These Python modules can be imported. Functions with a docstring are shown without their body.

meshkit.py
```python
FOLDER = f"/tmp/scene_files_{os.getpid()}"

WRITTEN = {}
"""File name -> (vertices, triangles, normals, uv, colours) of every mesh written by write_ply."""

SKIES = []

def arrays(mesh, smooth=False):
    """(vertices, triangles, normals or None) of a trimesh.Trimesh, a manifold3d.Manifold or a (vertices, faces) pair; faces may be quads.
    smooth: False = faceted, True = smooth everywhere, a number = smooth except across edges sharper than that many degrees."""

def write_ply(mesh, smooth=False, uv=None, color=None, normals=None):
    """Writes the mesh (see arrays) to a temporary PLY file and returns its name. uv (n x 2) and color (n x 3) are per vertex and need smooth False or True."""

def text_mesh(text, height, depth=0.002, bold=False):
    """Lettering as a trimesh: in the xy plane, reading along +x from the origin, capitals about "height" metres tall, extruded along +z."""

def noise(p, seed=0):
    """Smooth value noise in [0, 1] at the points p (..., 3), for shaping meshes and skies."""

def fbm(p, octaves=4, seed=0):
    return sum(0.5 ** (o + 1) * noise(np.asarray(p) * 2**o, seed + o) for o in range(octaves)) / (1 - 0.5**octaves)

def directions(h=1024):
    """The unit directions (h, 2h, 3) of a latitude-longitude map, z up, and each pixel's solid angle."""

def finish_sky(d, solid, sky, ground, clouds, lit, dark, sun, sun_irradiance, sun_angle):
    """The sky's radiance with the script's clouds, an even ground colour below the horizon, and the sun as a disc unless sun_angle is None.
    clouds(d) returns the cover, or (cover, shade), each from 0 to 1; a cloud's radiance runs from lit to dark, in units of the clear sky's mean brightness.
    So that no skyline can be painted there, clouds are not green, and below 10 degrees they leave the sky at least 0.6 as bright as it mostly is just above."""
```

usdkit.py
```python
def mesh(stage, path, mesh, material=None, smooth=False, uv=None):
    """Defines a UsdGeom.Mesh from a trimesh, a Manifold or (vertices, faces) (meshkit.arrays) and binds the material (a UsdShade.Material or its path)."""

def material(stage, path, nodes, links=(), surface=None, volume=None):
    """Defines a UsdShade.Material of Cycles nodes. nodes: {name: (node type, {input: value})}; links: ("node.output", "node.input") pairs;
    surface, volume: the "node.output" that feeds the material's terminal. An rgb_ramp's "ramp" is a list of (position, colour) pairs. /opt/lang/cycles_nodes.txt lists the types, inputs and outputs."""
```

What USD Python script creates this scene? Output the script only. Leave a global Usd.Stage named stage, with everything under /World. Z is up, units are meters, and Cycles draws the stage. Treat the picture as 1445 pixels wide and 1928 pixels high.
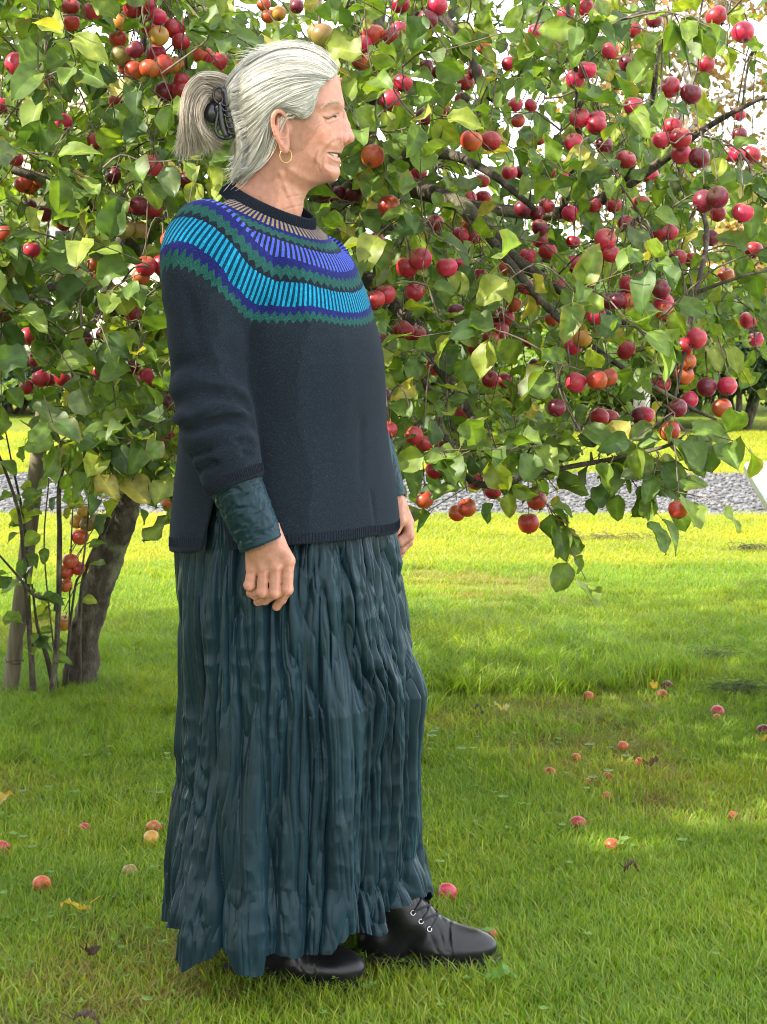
import math, random
import numpy as np
import trimesh, manifold3d, shapely
from shapely.geometry import Polygon
from scipy import ndimage
from scipy.spatial import cKDTree
from pxr import Usd, UsdGeom, UsdLux, UsdShade, Gf, Sdf, Vt
import usdkit, meshkit
from meshkit import noise, fbm

stage = Usd.Stage.CreateInMemory()
UsdGeom.SetStageUpAxis(stage, 'Z')
UsdGeom.SetStageMetersPerUnit(stage, 1.0)
UsdGeom.Xform.Define(stage, '/World')
UsdGeom.Scope.Define(stage, '/World/Looks')
T = Sdf.ValueTypeNames

# ------------------------------------------------------------------ camera
CAM_H, PITCH, FPX, PW, PH = 1.30, math.radians(6.5), 3715.0, 1445.0, 1928.0
cam = UsdGeom.Camera.Define(stage, '/World/camera')
cam.CreateHorizontalApertureAttr(24.0)
cam.CreateVerticalApertureAttr(24.0 * 1024 / 767)
cam.CreateFocalLengthAttr(24.0 * FPX / PW)
cam.CreateFStopAttr(17.0)
cam.CreateFocusDistanceAttr(3.75)
cam.CreateClippingRangeAttr((0.05, 2000.0))
cam.CreateExposureAttr(1.68)
cam.AddTranslateOp().Set((0, 0, CAM_H))
cam.AddRotateXOp().Set(90 - math.degrees(PITCH))

# ------------------------------------------------------------------ sky and sun
SUN_AZ, SUN_EL = math.atan2(-0.86, -0.30), math.radians(37)      # azimuth = atan2(x, y) of the way to the sun
to_sun = np.array([math.sin(SUN_AZ) * math.cos(SUN_EL), math.cos(SUN_AZ) * math.cos(SUN_EL), math.sin(SUN_EL)])
sky = UsdLux.DomeLight.Define(stage, '/World/sky')
sky.CreateIntensityAttr(1.0)
skym = usdkit.material(stage, '/World/Looks/sky', {
    'sky': ('sky_texture', {'sky_type': 'single_scattering', 'sun_disc': False, 'sun_elevation': SUN_EL, 'sun_rotation': SUN_AZ, 'air_density': 1.0, 'aerosol_density': 2.0}),
    'tc': ('texture_coordinate', {}),
    'map': ('mapping', {'scale': (1.0, 1.0, 2.6)}),
    'n': ('noise_texture', {'scale': 2.3, 'detail': 6.0, 'roughness': 0.55, 'distortion': 0.3}),
    'r': ('rgb_ramp', {'ramp': [(0.30, (0, 0, 0)), (0.62, (1, 1, 1))]}),
    'f': ('math', {'math_type': 'multiply_add', 'value2': 0.55, 'value3': 0.40}),
    'mix': ('mix_color', {'b': (8.5, 8.7, 9.0), 'use_clamp': False}),
    'bg': ('background_shader', {'strength': 0.15})},
    [('tc.generated', 'map.vector'), ('map.vector', 'n.vector'), ('n.fac', 'r.fac'), ('r.color', 'f.value1'), ('f.value', 'mix.fac'),
     ('sky.color', 'mix.a'), ('mix.result', 'bg.color')], surface='bg.background')
UsdShade.MaterialBindingAPI.Apply(sky.GetPrim()).Bind(skym)
sky.GetPrim().SetCustomDataByKey('kind', 'structure')
sun = UsdLux.DistantLight.Define(stage, '/World/sun')
sun.CreateIntensityAttr(1.25)
sun.CreateAngleAttr(0.5)
sun.CreateColorAttr((1.0, 0.93, 0.82))
sun.GetPrim().CreateAttribute('inputs:normalize', T.Bool).Set(True)
sun.AddTransformOp().Set(Gf.Matrix4d().SetRotate(Gf.Rotation(Gf.Vec3d(0, 0, 1), Gf.Vec3d(*map(float, to_sun)))))

# ------------------------------------------------------------------ geometry of the view: a photograph's pixel at a chosen distance
C0 = np.array([0, 0, CAM_H])
_F = np.array([0, math.cos(PITCH), -math.sin(PITCH)]); _U = np.array([0, math.sin(PITCH), math.cos(PITCH)])
def ray(px, py):
    return _F * FPX + np.array([1.0, 0, 0]) * (px - PW / 2) + _U * (PH / 2 - py)
def P(px, py, Y):
    d = ray(px, py); return C0 + d * (Y / d[1])
def G(px, py, z=0.0):
    d = ray(px, py); return C0 + d * ((z - CAM_H) / d[2])
def PV(q, Y):
    q = np.asarray(q, float); d = _F * FPX + np.array([1.0, 0, 0]) * (q[:, :1] - PW / 2) + _U * (PH / 2 - q[:, 1:2]); return C0 + d * (Y / d[:, 1:2])
def pix(p):
    p = np.asarray(p, float) - C0
    z = p @ _F
    return np.stack([PW / 2 + FPX * p[..., 0] / z, PH / 2 - FPX * (p @ _U) / z], -1)

# ------------------------------------------------------------------ scene helpers
_names = {}
def numbered(name, parent='/World'):
    k = (str(parent), name); n = _names.get(k, 0); _names[k] = n + 1
    return name if n == 0 else f'{name}_{n:03d}'
def tag(prim, label=None, category=None, group=None, kind=None):
    for k, v in (('label', label), ('category', category), ('group', group), ('kind', kind)):
        if v: prim.SetCustomDataByKey(k, v)
    return prim
def thing(name, label, category, loc=(0, 0, 0), rotz=0.0, group=None):
    x = UsdGeom.Xform.Define(stage, '/World/' + numbered(name))
    x.AddTranslateOp().Set(tuple(map(float, loc))); x.AddRotateZOp().Set(float(math.degrees(rotz)))
    return tag(x.GetPrim(), label, category, group)
def obj(name, mesh, mat, parent=None, smooth=True, uv=None, tint=None, world_under=None):
    """One Mesh prim. world_under: the parent's world position (mesh points given in world space)."""
    base = '/World' if parent is None else str(parent.GetPath())
    if world_under is not None:
        v, f, _ = meshkit.arrays(mesh); mesh = (v - np.asarray(world_under), f)
    m = usdkit.mesh(stage, base + '/' + numbered(name, base), mesh, mat, smooth=smooth, uv=uv)
    if tint is not None:
        UsdGeom.PrimvarsAPI(m).CreatePrimvar('tint', T.Color3fArray, 'vertex').Set(Vt.Vec3fArray.FromNumpy(np.asarray(tint, np.float32)))
    return m.GetPrim()
def mat(name, nodes, links=(), surface='p.BSDF', volume=None):
    return usdkit.material(stage, '/World/Looks/' + name, nodes, links, surface=surface, volume=volume)

# ------------------------------------------------------------------ implicit shapes


def grid(lo, hi, h):
    ax = [np.arange(a, b + h, h, dtype=np.float32) for a, b in zip(lo, hi)]
    return ax, np.meshgrid(*ax, indexing='ij')
def smin(a, b, k):
    h = np.clip(0.5 + 0.5 * (b - a) / k, 0, 1)
    return b * (1 - h) + a * h - k * h * (1 - h)
def smax(a, b, k): return -smin(-a, -b, k)
def capsule(X, a, b, ra, rb):
    a, b = np.asarray(a, float), np.asarray(b, float); d = b - a; L = d @ d + 1e-12
    px, py, pz = X[0] - a[0], X[1] - a[1], X[2] - a[2]
    t = np.clip((px * d[0] + py * d[1] + pz * d[2]) / L, 0, 1)
    return np.sqrt((px - t * d[0]) ** 2 + (py - t * d[1]) ** 2 + (pz - t * d[2]) ** 2) - (ra + (rb - ra) * t)
def chain(X, pts, k=0.004):
    out = None
    for (a, ra), (b, rb) in zip(pts[:-1], pts[1:]):
        c = capsule(X, a, b, ra, rb); out = c if out is None else smin(out, c, k)
    return out
def ellipsoid(X, c, r, R=None):
    q = np.stack([X[0] - c[0], X[1] - c[1], X[2] - c[2]], -1)
    if R is not None: q = q @ np.asarray(R, np.float32).T
    r = np.asarray(r, np.float32)
    k0 = np.linalg.norm(q / r, axis=-1); k1 = np.linalg.norm(q / (r * r), axis=-1) + 1e-9
    return k0 * (k0 - 1) / k1
def local(phi, ax, pts, pad, fn, k, carve=False):
    """Blends the shape fn(X) into (or carves it out of) phi, evaluated only near pts."""
    lo, hi = np.min(pts, 0) - pad, np.max(pts, 0) + pad
    sl = tuple(slice(max(0, int(np.searchsorted(a, l)) - 1), int(np.searchsorted(a, h)) + 1) for a, l, h in zip(ax, lo, hi))
    c = fn(np.meshgrid(*[a[s] for a, s in zip(ax, sl)], indexing='ij'))
    phi[sl] = smax(phi[sl], -c, k) if carve else smin(phi[sl], c, k)
def surface_nets(phi, ax):
    """Closed quad surface of phi = 0 as triangles (naive surface nets)."""
    lo = np.array([a[0] for a in ax]); h = float(ax[0][1] - ax[0][0]); phi = phi.copy()
    for a in range(3):
        for e in (0, -1):
            sl = [slice(None)] * 3; sl[a] = e; phi[tuple(sl)] = np.maximum(phi[tuple(sl)], h * .5)
    s = phi < 0
    n = [d - 1 for d in phi.shape]
    cnt = np.zeros(n, np.int8)
    for i, j, k in np.ndindex(2, 2, 2): cnt += s[i:i + n[0], j:j + n[1], k:k + n[2]]
    cells = np.argwhere((cnt > 0) & (cnt < 8))
    idx = -np.ones(n, np.int64); idx[tuple(cells.T)] = np.arange(len(cells))
    acc = np.zeros((len(cells), 3)); num = np.zeros(len(cells))
    corner = {o: phi[cells[:, 0] + o[0], cells[:, 1] + o[1], cells[:, 2] + o[2]].astype(float) for o in np.ndindex(2, 2, 2)}
    for o in corner:
        for a in range(3):
            if o[a] == 0:
                q = list(o); q[a] = 1; va, vb = corner[o], corner[tuple(q)]
                cr = (va < 0) != (vb < 0)
                t = np.where(cr, va / np.where(cr, va - vb, 1), 0)
                p = np.tile(np.array(o, float), (len(cells), 1)); p[:, a] = t
                acc += p * cr[:, None]; num += cr
    V = lo + h * (cells + acc / num[:, None])
    F = []
    for a in range(3):
        b, c = (a + 1) % 3, (a + 2) % 3
        sl0 = [slice(1, -1)] * 3; sl0[a] = slice(0, -1); sl1 = [slice(1, -1)] * 3; sl1[a] = slice(1, None)
        A, B = s[tuple(sl0)], s[tuple(sl1)]
        for flip, m in ((False, A & ~B), (True, ~A & B)):
            e = np.argwhere(m)
            if not len(e): continue
            e[:, b] += 1; e[:, c] += 1
            def cell(db, dc):
                q = e.copy(); q[:, b] -= db; q[:, c] -= dc; return idx[tuple(q.T)]
            quad = np.stack([cell(1, 1), cell(0, 1), cell(0, 0), cell(1, 0)], 1)
            if flip: quad = quad[:, ::-1]
            F.append(quad)
    F = np.vstack(F)
    return V, np.vstack([F[:, [0, 1, 2]], F[:, [0, 2, 3]]])
from scipy import sparse
def relax(v, f, iterations=4, lam=0.5, mu=-0.53):
    e = np.vstack([f[:, [0, 1]], f[:, [1, 2]], f[:, [2, 0]]]); n = len(v)
    A = sparse.coo_matrix((np.ones(2 * len(e)), (np.r_[e[:, 0], e[:, 1]], np.r_[e[:, 1], e[:, 0]])), (n, n)).tocsr(); A.data[:] = 1
    D = sparse.diags(1 / np.maximum(np.asarray(A.sum(1)).ravel(), 1)); A = D @ A; v = np.array(v, float)
    for _ in range(iterations):
        for k in (lam, mu): v = v + k * (A @ v - v)
    return v
def spline(pts, n):
    """Catmull-Rom through pts (any dimension), n samples."""
    p = np.asarray(pts, float)
    if len(p) == 2: return p[0] + np.linspace(0, 1, n)[:, None] * (p[1] - p[0])
    p = np.vstack([2 * p[0] - p[1], p, 2 * p[-1] - p[-2]])
    t = np.linspace(0, len(p) - 3 - 1e-9, n); i = t.astype(int); u = (t - i)[:, None]
    a, b, c, d = p[i], p[i + 1], p[i + 2], p[i + 3]
    return 0.5 * (2 * b + (c - a) * u + (2 * a - 5 * b + 4 * c - d) * u ** 2 + (3 * b - a - 3 * c + d) * u ** 3)
def tube(pts, radii, sides=8, cap=True, rough=None, squash=None):
    """Swept tube with parallel-transport frames -> (v, f)."""
    pts = np.asarray(pts, float); n = len(pts); radii = np.broadcast_to(radii, n)
    t = np.gradient(pts, axis=0); t /= np.linalg.norm(t, axis=1, keepdims=True) + 1e-12
    u = np.cross(t[0], [0, 0, 1.0]);
    if np.linalg.norm(u) < 0.1: u = np.cross(t[0], [0, 1.0, 0])
    u /= np.linalg.norm(u); a = np.linspace(0, 2 * np.pi, sides, endpoint=False); V = []
    for i in range(n):
        u = u - t[i] * (u @ t[i]); u /= np.linalg.norm(u); w = np.cross(t[i], u)
        r = radii[i] * (np.ones(sides) if rough is None else rough(i, a))
        V.append(pts[i] + r[:, None] * (np.cos(a)[:, None] * u + np.sin(a)[:, None] * w))
    V = np.vstack(V); F = []
    j = np.arange(sides); k = (j + 1) % sides
    for i in range(n - 1):
        A, B = i * sides, (i + 1) * sides
        F += [np.stack([A + j, A + k, B + k], 1), np.stack([A + j, B + k, B + j], 1)]
    if cap:
        V = np.vstack([V, pts[0], pts[-1]]); c0, c1 = len(V) - 2, len(V) - 1; B = (n - 1) * sides
        F += [np.stack([k, j, np.full(sides, c0)], 1), np.stack([B + j, B + k, np.full(sides, c1)], 1)]
    return V, np.vstack(F)
def join(parts):
    V, F, n = [], [], 0
    for v, f in parts:
        V.append(v); F.append(np.asarray(f) + n); n += len(v)
    return np.vstack(V), np.vstack(F)
def curves(name, strands, widths, material, parent, tint=None):
    base = str(parent.GetPath())
    c = UsdGeom.BasisCurves.Define(stage, base + '/' + numbered(name, base))
    c.CreateTypeAttr('linear'); c.CreateBasisAttr('bezier') if False else None
    c.CreateCurveVertexCountsAttr(Vt.IntArray.FromNumpy(np.array([len(s) for s in strands], np.int32)))
    pts = np.vstack(strands).astype(np.float32)
    c.CreatePointsAttr(Vt.Vec3fArray.FromNumpy(pts))
    c.CreateWidthsAttr(Vt.FloatArray.FromNumpy(np.asarray(widths, np.float32))); c.SetWidthsInterpolation('vertex' if len(widths) == len(pts) else 'constant')
    if tint is not None:
        UsdGeom.PrimvarsAPI(c).CreatePrimvar('tint', T.Color3fArray, 'uniform').Set(Vt.Vec3fArray.FromNumpy(np.asarray(tint, np.float32)))
    UsdShade.MaterialBindingAPI.Apply(c.GetPrim()).Bind(material)
    return c.GetPrim()

# ================================================================== ground: lawn, gravel drive
rng = np.random.default_rng(11)
PATH0, PATH1 = 11.15, 13.75
obj('lawn', (np.array([[-70, -25, 0], [70, -25, 0], [70, 110, 0], [-70, 110, 0]], float), np.array([[0, 1, 2], [0, 2, 3]])),
    mat('lawn_ground', {'g': ('geometry', {}), 'n': ('noise_texture', {'scale': 0.9, 'detail': 4.0}), 'n2': ('noise_texture', {'scale': 45.0, 'detail': 5.0, 'roughness': .7}),
        'r': ('rgb_ramp', {'ramp': [(0.3, (0.11, 0.16, 0.012)), (0.55, (0.17, 0.22, 0.018)), (0.75, (0.25, 0.23, 0.035))]}), 'r2': ('rgb_ramp', {'ramp': [(0.3, (0.35, 0.36, 0.33)), (0.7, (1, 1, 1))]}),
        'm': ('mix_color', {'blend_type': 'multiply', 'fac': 1.0}), 'b': ('bump', {'strength': 1.0, 'distance': 0.02}), 'p': ('principled_bsdf', {'roughness': 0.9, 'specular_ior_level': 0.1})},
        [('g.position', 'n.vector'), ('g.position', 'n2.vector'), ('n.fac', 'r.fac'), ('n2.fac', 'r2.fac'), ('r.color', 'm.a'), ('r2.color', 'm.b'), ('m.result', 'p.base_color'), ('n2.fac', 'b.height'), ('b.normal', 'p.normal')]), smooth=False)
tag(stage.GetPrimAtPath('/World/lawn'), kind='structure')
xs = np.linspace(-30, 30, 600)
e0 = PATH0 + .10 * (fbm(np.stack([xs * 1.3, xs * 0, xs * 0], -1), 4, 3) - .5) * 2; e1 = PATH1 + .12 * (fbm(np.stack([xs * 1.3, xs * 0, xs * 0], -1), 4, 4) - .5) * 2
pv = np.vstack([np.stack([xs, e0, xs * 0 + .004], 1), np.stack([xs, e1, xs * 0 + .004], 1)]); i = np.arange(599)
M_gravel = mat('gravel', {'g': ('geometry', {}), 'v': ('voronoi_texture', {'scale': 38.0}), 'sc': ('separate_color', {}), 'n': ('noise_texture', {'scale': 1.6, 'detail': 3.0}), 'r': ('rgb_ramp', {'ramp': [(0.0, (0.032, 0.032, 0.033)), (0.5, (0.072, 0.072, 0.073)), (1.0, (0.15, 0.148, 0.145))]}), 'b': ('bump', {'strength': 1.0, 'distance': 0.02, 'invert': True}), 'p': ('principled_bsdf', {'roughness': 0.85})},
               [('g.position', 'v.vector'), ('v.color', 'sc.color'), ('sc.r', 'r.fac'), ('r.color', 'p.base_color'), ('v.distance', 'b.height'), ('b.normal', 'p.normal')])
tag(obj('gravel_drive', (pv, np.vstack([np.stack([i, i + 1, i + 601], 1), np.stack([i, i + 601, i + 600], 1)])), M_gravel, smooth=False), kind='structure')

def instancer(name, protos, pos, which, rot, scale, label=None, category=None):
    """Many small copies of a few meshes, as one thing nobody could count."""
    pi = UsdGeom.PointInstancer.Define(stage, '/World/' + numbered(name)); base = str(pi.GetPath()); paths = []
    for pname, mesh, m, tn in protos:
        pr = obj(pname, mesh, m, pi.GetPrim(), smooth=False, tint=tn); paths.append(pr.GetPath())
    pi.CreatePrototypesRel().SetTargets(paths)
    pi.CreateProtoIndicesAttr(Vt.IntArray.FromNumpy(np.asarray(which, np.int32)))
    pi.CreatePositionsAttr(Vt.Vec3fArray.FromNumpy(np.asarray(pos, np.float32)))
    h = np.asarray(rot) / 2
    q = np.asarray(rot) if np.ndim(rot) == 2 else np.stack([np.cos(h), h * 0, h * 0, np.sin(h)], 1)
    pi.CreateOrientationsAttr(Vt.QuathArray([Gf.Quath(float(a), float(b), float(c), float(d)) for a, b, c, d in q]))
    s = np.asarray(scale, np.float32); s = np.stack([s, s, s], 1) if s.ndim == 1 else s
    pi.CreateScalesAttr(Vt.Vec3fArray.FromNumpy(s))
    return tag(pi.GetPrim(), label, category, kind='stuff')

def blade_tuft(n, r, hgt, wid, lean, seed, palette, segs=3):
    g = np.random.default_rng(seed); V, F, C = [], [], []
    for k in range(n):
        a = g.random() * 2 * np.pi; rr = r * math.sqrt(g.random()); b = np.array([rr * math.cos(a), rr * math.sin(a), -.004])
        h = hgt * g.uniform(.55, 1.15); dirn = g.random() * 2 * np.pi; ln = lean * g.uniform(.2, 1.5) * h; d = np.array([math.cos(dirn), math.sin(dirn), 0]); side = np.array([-d[1], d[0], 0]); tw = g.normal(0, .5); side = side * math.cos(tw) + d * math.sin(tw)
        w_ = wid * g.uniform(.7, 1.3); o = len(V); col = np.array(palette[g.integers(len(palette))]) * g.uniform(.8, 1.2)
        for j in range(segs + 1):
            t = j / segs; c = b + d * ln * t ** 1.8 + np.array([0, 0, h * (t - .25 * lean * t ** 3)]); ww = w_ * (1 - t ** 1.6) * (.75 + .5 * t)
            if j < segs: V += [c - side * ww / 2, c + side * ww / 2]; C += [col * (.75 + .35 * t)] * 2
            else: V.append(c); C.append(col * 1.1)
        for j in range(segs - 1): q = o + 2 * j; F += [[q, q + 1, q + 3], [q, q + 3, q + 2]]
        q = o + 2 * (segs - 1); F.append([q, q + 1, q + 2])
    return (np.array(V), np.array(F)), np.array(C)
def leafy(name, trans, rough=.5, spec=.35, patch=None):
    nodes = {'a': ('attribute', {'attribute': 'tint'}), 'g': ('geometry', {}), 'n': ('noise_texture', {'scale': patch[0] if patch else 3.0, 'detail': 3.0}), 'r': ('rgb_ramp', {'ramp': patch[1] if patch else [(0.3, (0.85, 0.85, 0.85)), (0.7, (1.15, 1.15, 1.1))]}), 'm': ('mix_color', {'blend_type': 'multiply', 'fac': 1.0, 'use_clamp': False}),
             'p': ('principled_bsdf', {'roughness': rough, 'specular_ior_level': spec}), 'tc': ('mix_color', {'blend_type': 'multiply', 'fac': 1.0, 'b': (1.65, 1.7, 0.5), 'use_clamp': False}), 't': ('translucent_bsdf', {}), 'x': ('mix_closure', {'fac': trans})}
    return mat(name, nodes, [('g.position', 'n.vector'), ('n.fac', 'r.fac'), ('a.color', 'm.a'), ('r.color', 'm.b'), ('m.result', 'p.base_color'), ('m.result', 'tc.a'), ('tc.result', 't.color'), ('p.BSDF', 'x.closure1'), ('t.BSDF', 'x.closure2')], surface='x.closure')
M_grass = leafy('grass_blades', .48, .45, .35, (1.1, [(0.28, (0.72, 0.80, 0.75)), (0.5, (1.0, 1.0, 1.0)), (0.72, (1.45, 1.18, 0.95))]))
GP = [(0.115, 0.205, 0.014), (0.145, 0.235, 0.016), (0.095, 0.180, 0.014), (0.175, 0.245, 0.020), (0.21, 0.24, 0.035)]
DRY = [(0.26, 0.22, 0.08), (0.22, 0.20, 0.06), (0.12, 0.18, 0.02), (0.15, 0.19, 0.02), (0.20, 0.12, 0.05)]
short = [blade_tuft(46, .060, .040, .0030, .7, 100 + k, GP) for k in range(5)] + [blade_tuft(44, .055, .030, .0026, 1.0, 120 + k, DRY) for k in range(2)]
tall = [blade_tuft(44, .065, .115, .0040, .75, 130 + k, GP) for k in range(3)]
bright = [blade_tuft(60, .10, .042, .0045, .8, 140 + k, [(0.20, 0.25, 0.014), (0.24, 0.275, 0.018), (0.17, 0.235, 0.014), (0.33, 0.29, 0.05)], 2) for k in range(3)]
def scatter(y0, y1, dens, margin=.75):
    w1 = y1 * .205 + margin; n = int((y1 - y0) * 2 * w1 * dens); p = np.stack([rng.uniform(-w1, w1, n), rng.uniform(y0, y1, n), np.zeros(n)], 1)
    return p[np.abs(p[:, 0]) < p[:, 1] * .205 + margin]
def tallness(p):
    x, y = p[:, 0], p[:, 1]
    n = fbm(p * np.array([2.2, 2.2, 0]), 3, 5) - .5
    n2 = fbm(p * np.array([5.0, 5.0, 0]) + 3, 3, 8) - .5
    ramp = lambda d, w: np.clip(d / w + .5, 0, 1)
    left = ramp(-.12 + 1.2 * n - x, .3) * ramp(y - 5.15 - 2.6 * n - 1.2 * n2, .9) * ramp(7.1 - y, .6)
    right = ramp(x + .4, .2) * ramp(.72 + .9 * n - x, .25) * ramp(y - 6.18 - .5 * n - .5 * n2, .10) * ramp(7.4 + n - y, .5)
    rim = .55 * ((x > .6) & (x < 1.05) & (y > 6.3 + .6 * n + .4 * n2) & (y < 6.8))
    foot = 1.25 * (np.hypot(x + 1.08, (y - 6.15) * .8) < .42)
    return np.maximum(np.maximum(left, right), np.maximum(rim, foot))
fa_ = rng.random(420) * 6.28; fr_ = .42 * np.sqrt(rng.random(420)); foot_p = np.stack([-1.08 + fr_ * 1.2 * np.cos(fa_), 6.1 + fr_ * np.sin(fa_), np.zeros(420)], 1)
p = np.vstack([foot_p, scatter(3.05, 4.4, 1050), scatter(4.4, 5.6, 800), scatter(5.6, 7.6, 600), scatter(7.6, 9.2, 380)])
ta = tallness(p); dry = fbm(p * np.array([1.6, 1.6, 0]), 4, 9); r_ = rng.random(len(p))
kind = np.where(r_ < np.clip((dry - .52) * 4.0 + .08, .04, .75), 5 + rng.integers(0, 2, len(p)), rng.integers(0, 5, len(p)))
hs = .75 + .7 * fbm(p * np.array([3.1, 3.1, 0]), 3, 6)
is_t = (rng.random(len(p)) < ta * .8)
kind = np.where(is_t, 7 + rng.integers(0, 3, len(p)), kind)
# nothing grows through the shoes
foot_d = np.minimum(np.hypot((p[:, 0] - G(830, 1815)[0]) / 1.6, p[:, 1] - 3.67), np.hypot((p[:, 0] - G(600, 1846)[0]) / 1.6, p[:, 1] - 3.56))
ok = (foot_d > .050)
p, kind, hs, is_t = p[ok], kind[ok], hs[ok], is_t[ok]
sc = np.where(is_t, rng.uniform(.6, 1.15, len(p)) * np.where(p[:, 0] < -.15, .62, 1.0), hs * rng.uniform(.8, 1.2, len(p)))
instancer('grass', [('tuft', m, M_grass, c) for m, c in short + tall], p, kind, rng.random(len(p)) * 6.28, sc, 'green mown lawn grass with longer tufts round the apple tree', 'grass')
p = np.vstack([scatter(9.1, PATH0 + .02, 330), scatter(PATH1 - .02, 17.6, 120, 1.0)])
instancer('grass', [('tuft', m, M_grass, c) for m, c in bright], p, rng.integers(0, 3, len(p)), rng.random(len(p)) * 6.28, rng.uniform(.7, 1.25, len(p)) * np.where(p[:, 1] > 13, 1.15, 1), 'yellow-green lawn grass in the sun beside the gravel drive', 'grass')
# loose stones on the drive
M_stone = mat('loose_stone', {'g': ('geometry', {}), 'sn': ('noise_texture', {'scale': 25.0}), 'r': ('rgb_ramp', {'ramp': [(0.3, (0.036, 0.036, 0.038)), (0.5, (0.08, 0.08, 0.081)), (0.7, (0.17, 0.167, 0.165))]}), 'p': ('principled_bsdf', {'roughness': 0.85})},
              [('g.position', 'sn.vector'), ('sn.fac', 'r.fac'), ('r.color', 'p.base_color')])
st = []
for k in range(4):
    m = trimesh.creation.icosphere(1); v = np.array(m.vertices) * (1 + .5 * (noise(np.array(m.vertices) * 1.7 + 9 * k, k)[:, None] - .5)) * np.array([1, .8, .55]); st.append((v, np.array(m.faces)))
n = 15000; p = np.stack([rng.uniform(-3.6, 3.6, n), rng.uniform(PATH0 - .02, PATH1 + .02, n), np.full(n, .010)], 1)
instancer('loose_gravel', [('stone', m, M_stone, None) for m in st], p, rng.integers(0, 4, n), rng.random(n) * 6.28, rng.uniform(.006, .019, n), 'grey gravel stones lying loose on the drive', 'gravel')

# ================================================================== the woman: one figure, built in the world where she stands
YW = 3.60
PXM = YW / FPX                                   # metres per photograph pixel at her distance (near enough for radii)
WB = np.array([P(560, 1000, YW)[0], YW, 0.0])    # base of the person
woman = thing('person', 'person in dark patterned-yoke sweater and long crinkled teal skirt standing before the apple tree', 'person', WB)
FA = math.radians(25)
fv = np.array([math.cos(FA), -math.sin(FA), 0]); rv = np.array([-math.sin(FA), -math.cos(FA), 0])   # chest forward, her right

def skin_mat(name, mul=1.0):
    return mat(name, {'a': ('attribute', {'attribute': 'tint'}), 'g': ('geometry', {}),
        'n': ('noise_texture', {'scale': 95.0, 'detail': 4.0}), 'r': ('rgb_ramp', {'ramp': [(0.3, (0.84, 0.80, 0.78)), (0.7, (1.08, 1.05, 1.04))]}),
        'm': ('mix_color', {'blend_type': 'multiply', 'fac': 1.0}),
        'n2': ('noise_texture', {'scale': 420.0, 'detail': 3.0}), 'b': ('bump', {'strength': 0.35, 'distance': 0.0012}),
        'p': ('principled_bsdf', {'roughness': 0.5, 'specular_ior_level': 0.35, 'subsurface_weight': 0.18, 'subsurface_scale': 0.004, 'subsurface_radius': (1.0, 0.35, 0.2)})},
        [('g.position', 'n.vector'), ('g.position', 'n2.vector'), ('n.fac', 'r.fac'), ('a.color', 'm.a'), ('r.color', 'm.b'), ('m.result', 'p.base_color'),
         ('n2.fac', 'b.height'), ('b.normal', 'p.normal')])
M_skin = skin_mat('skin')

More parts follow.
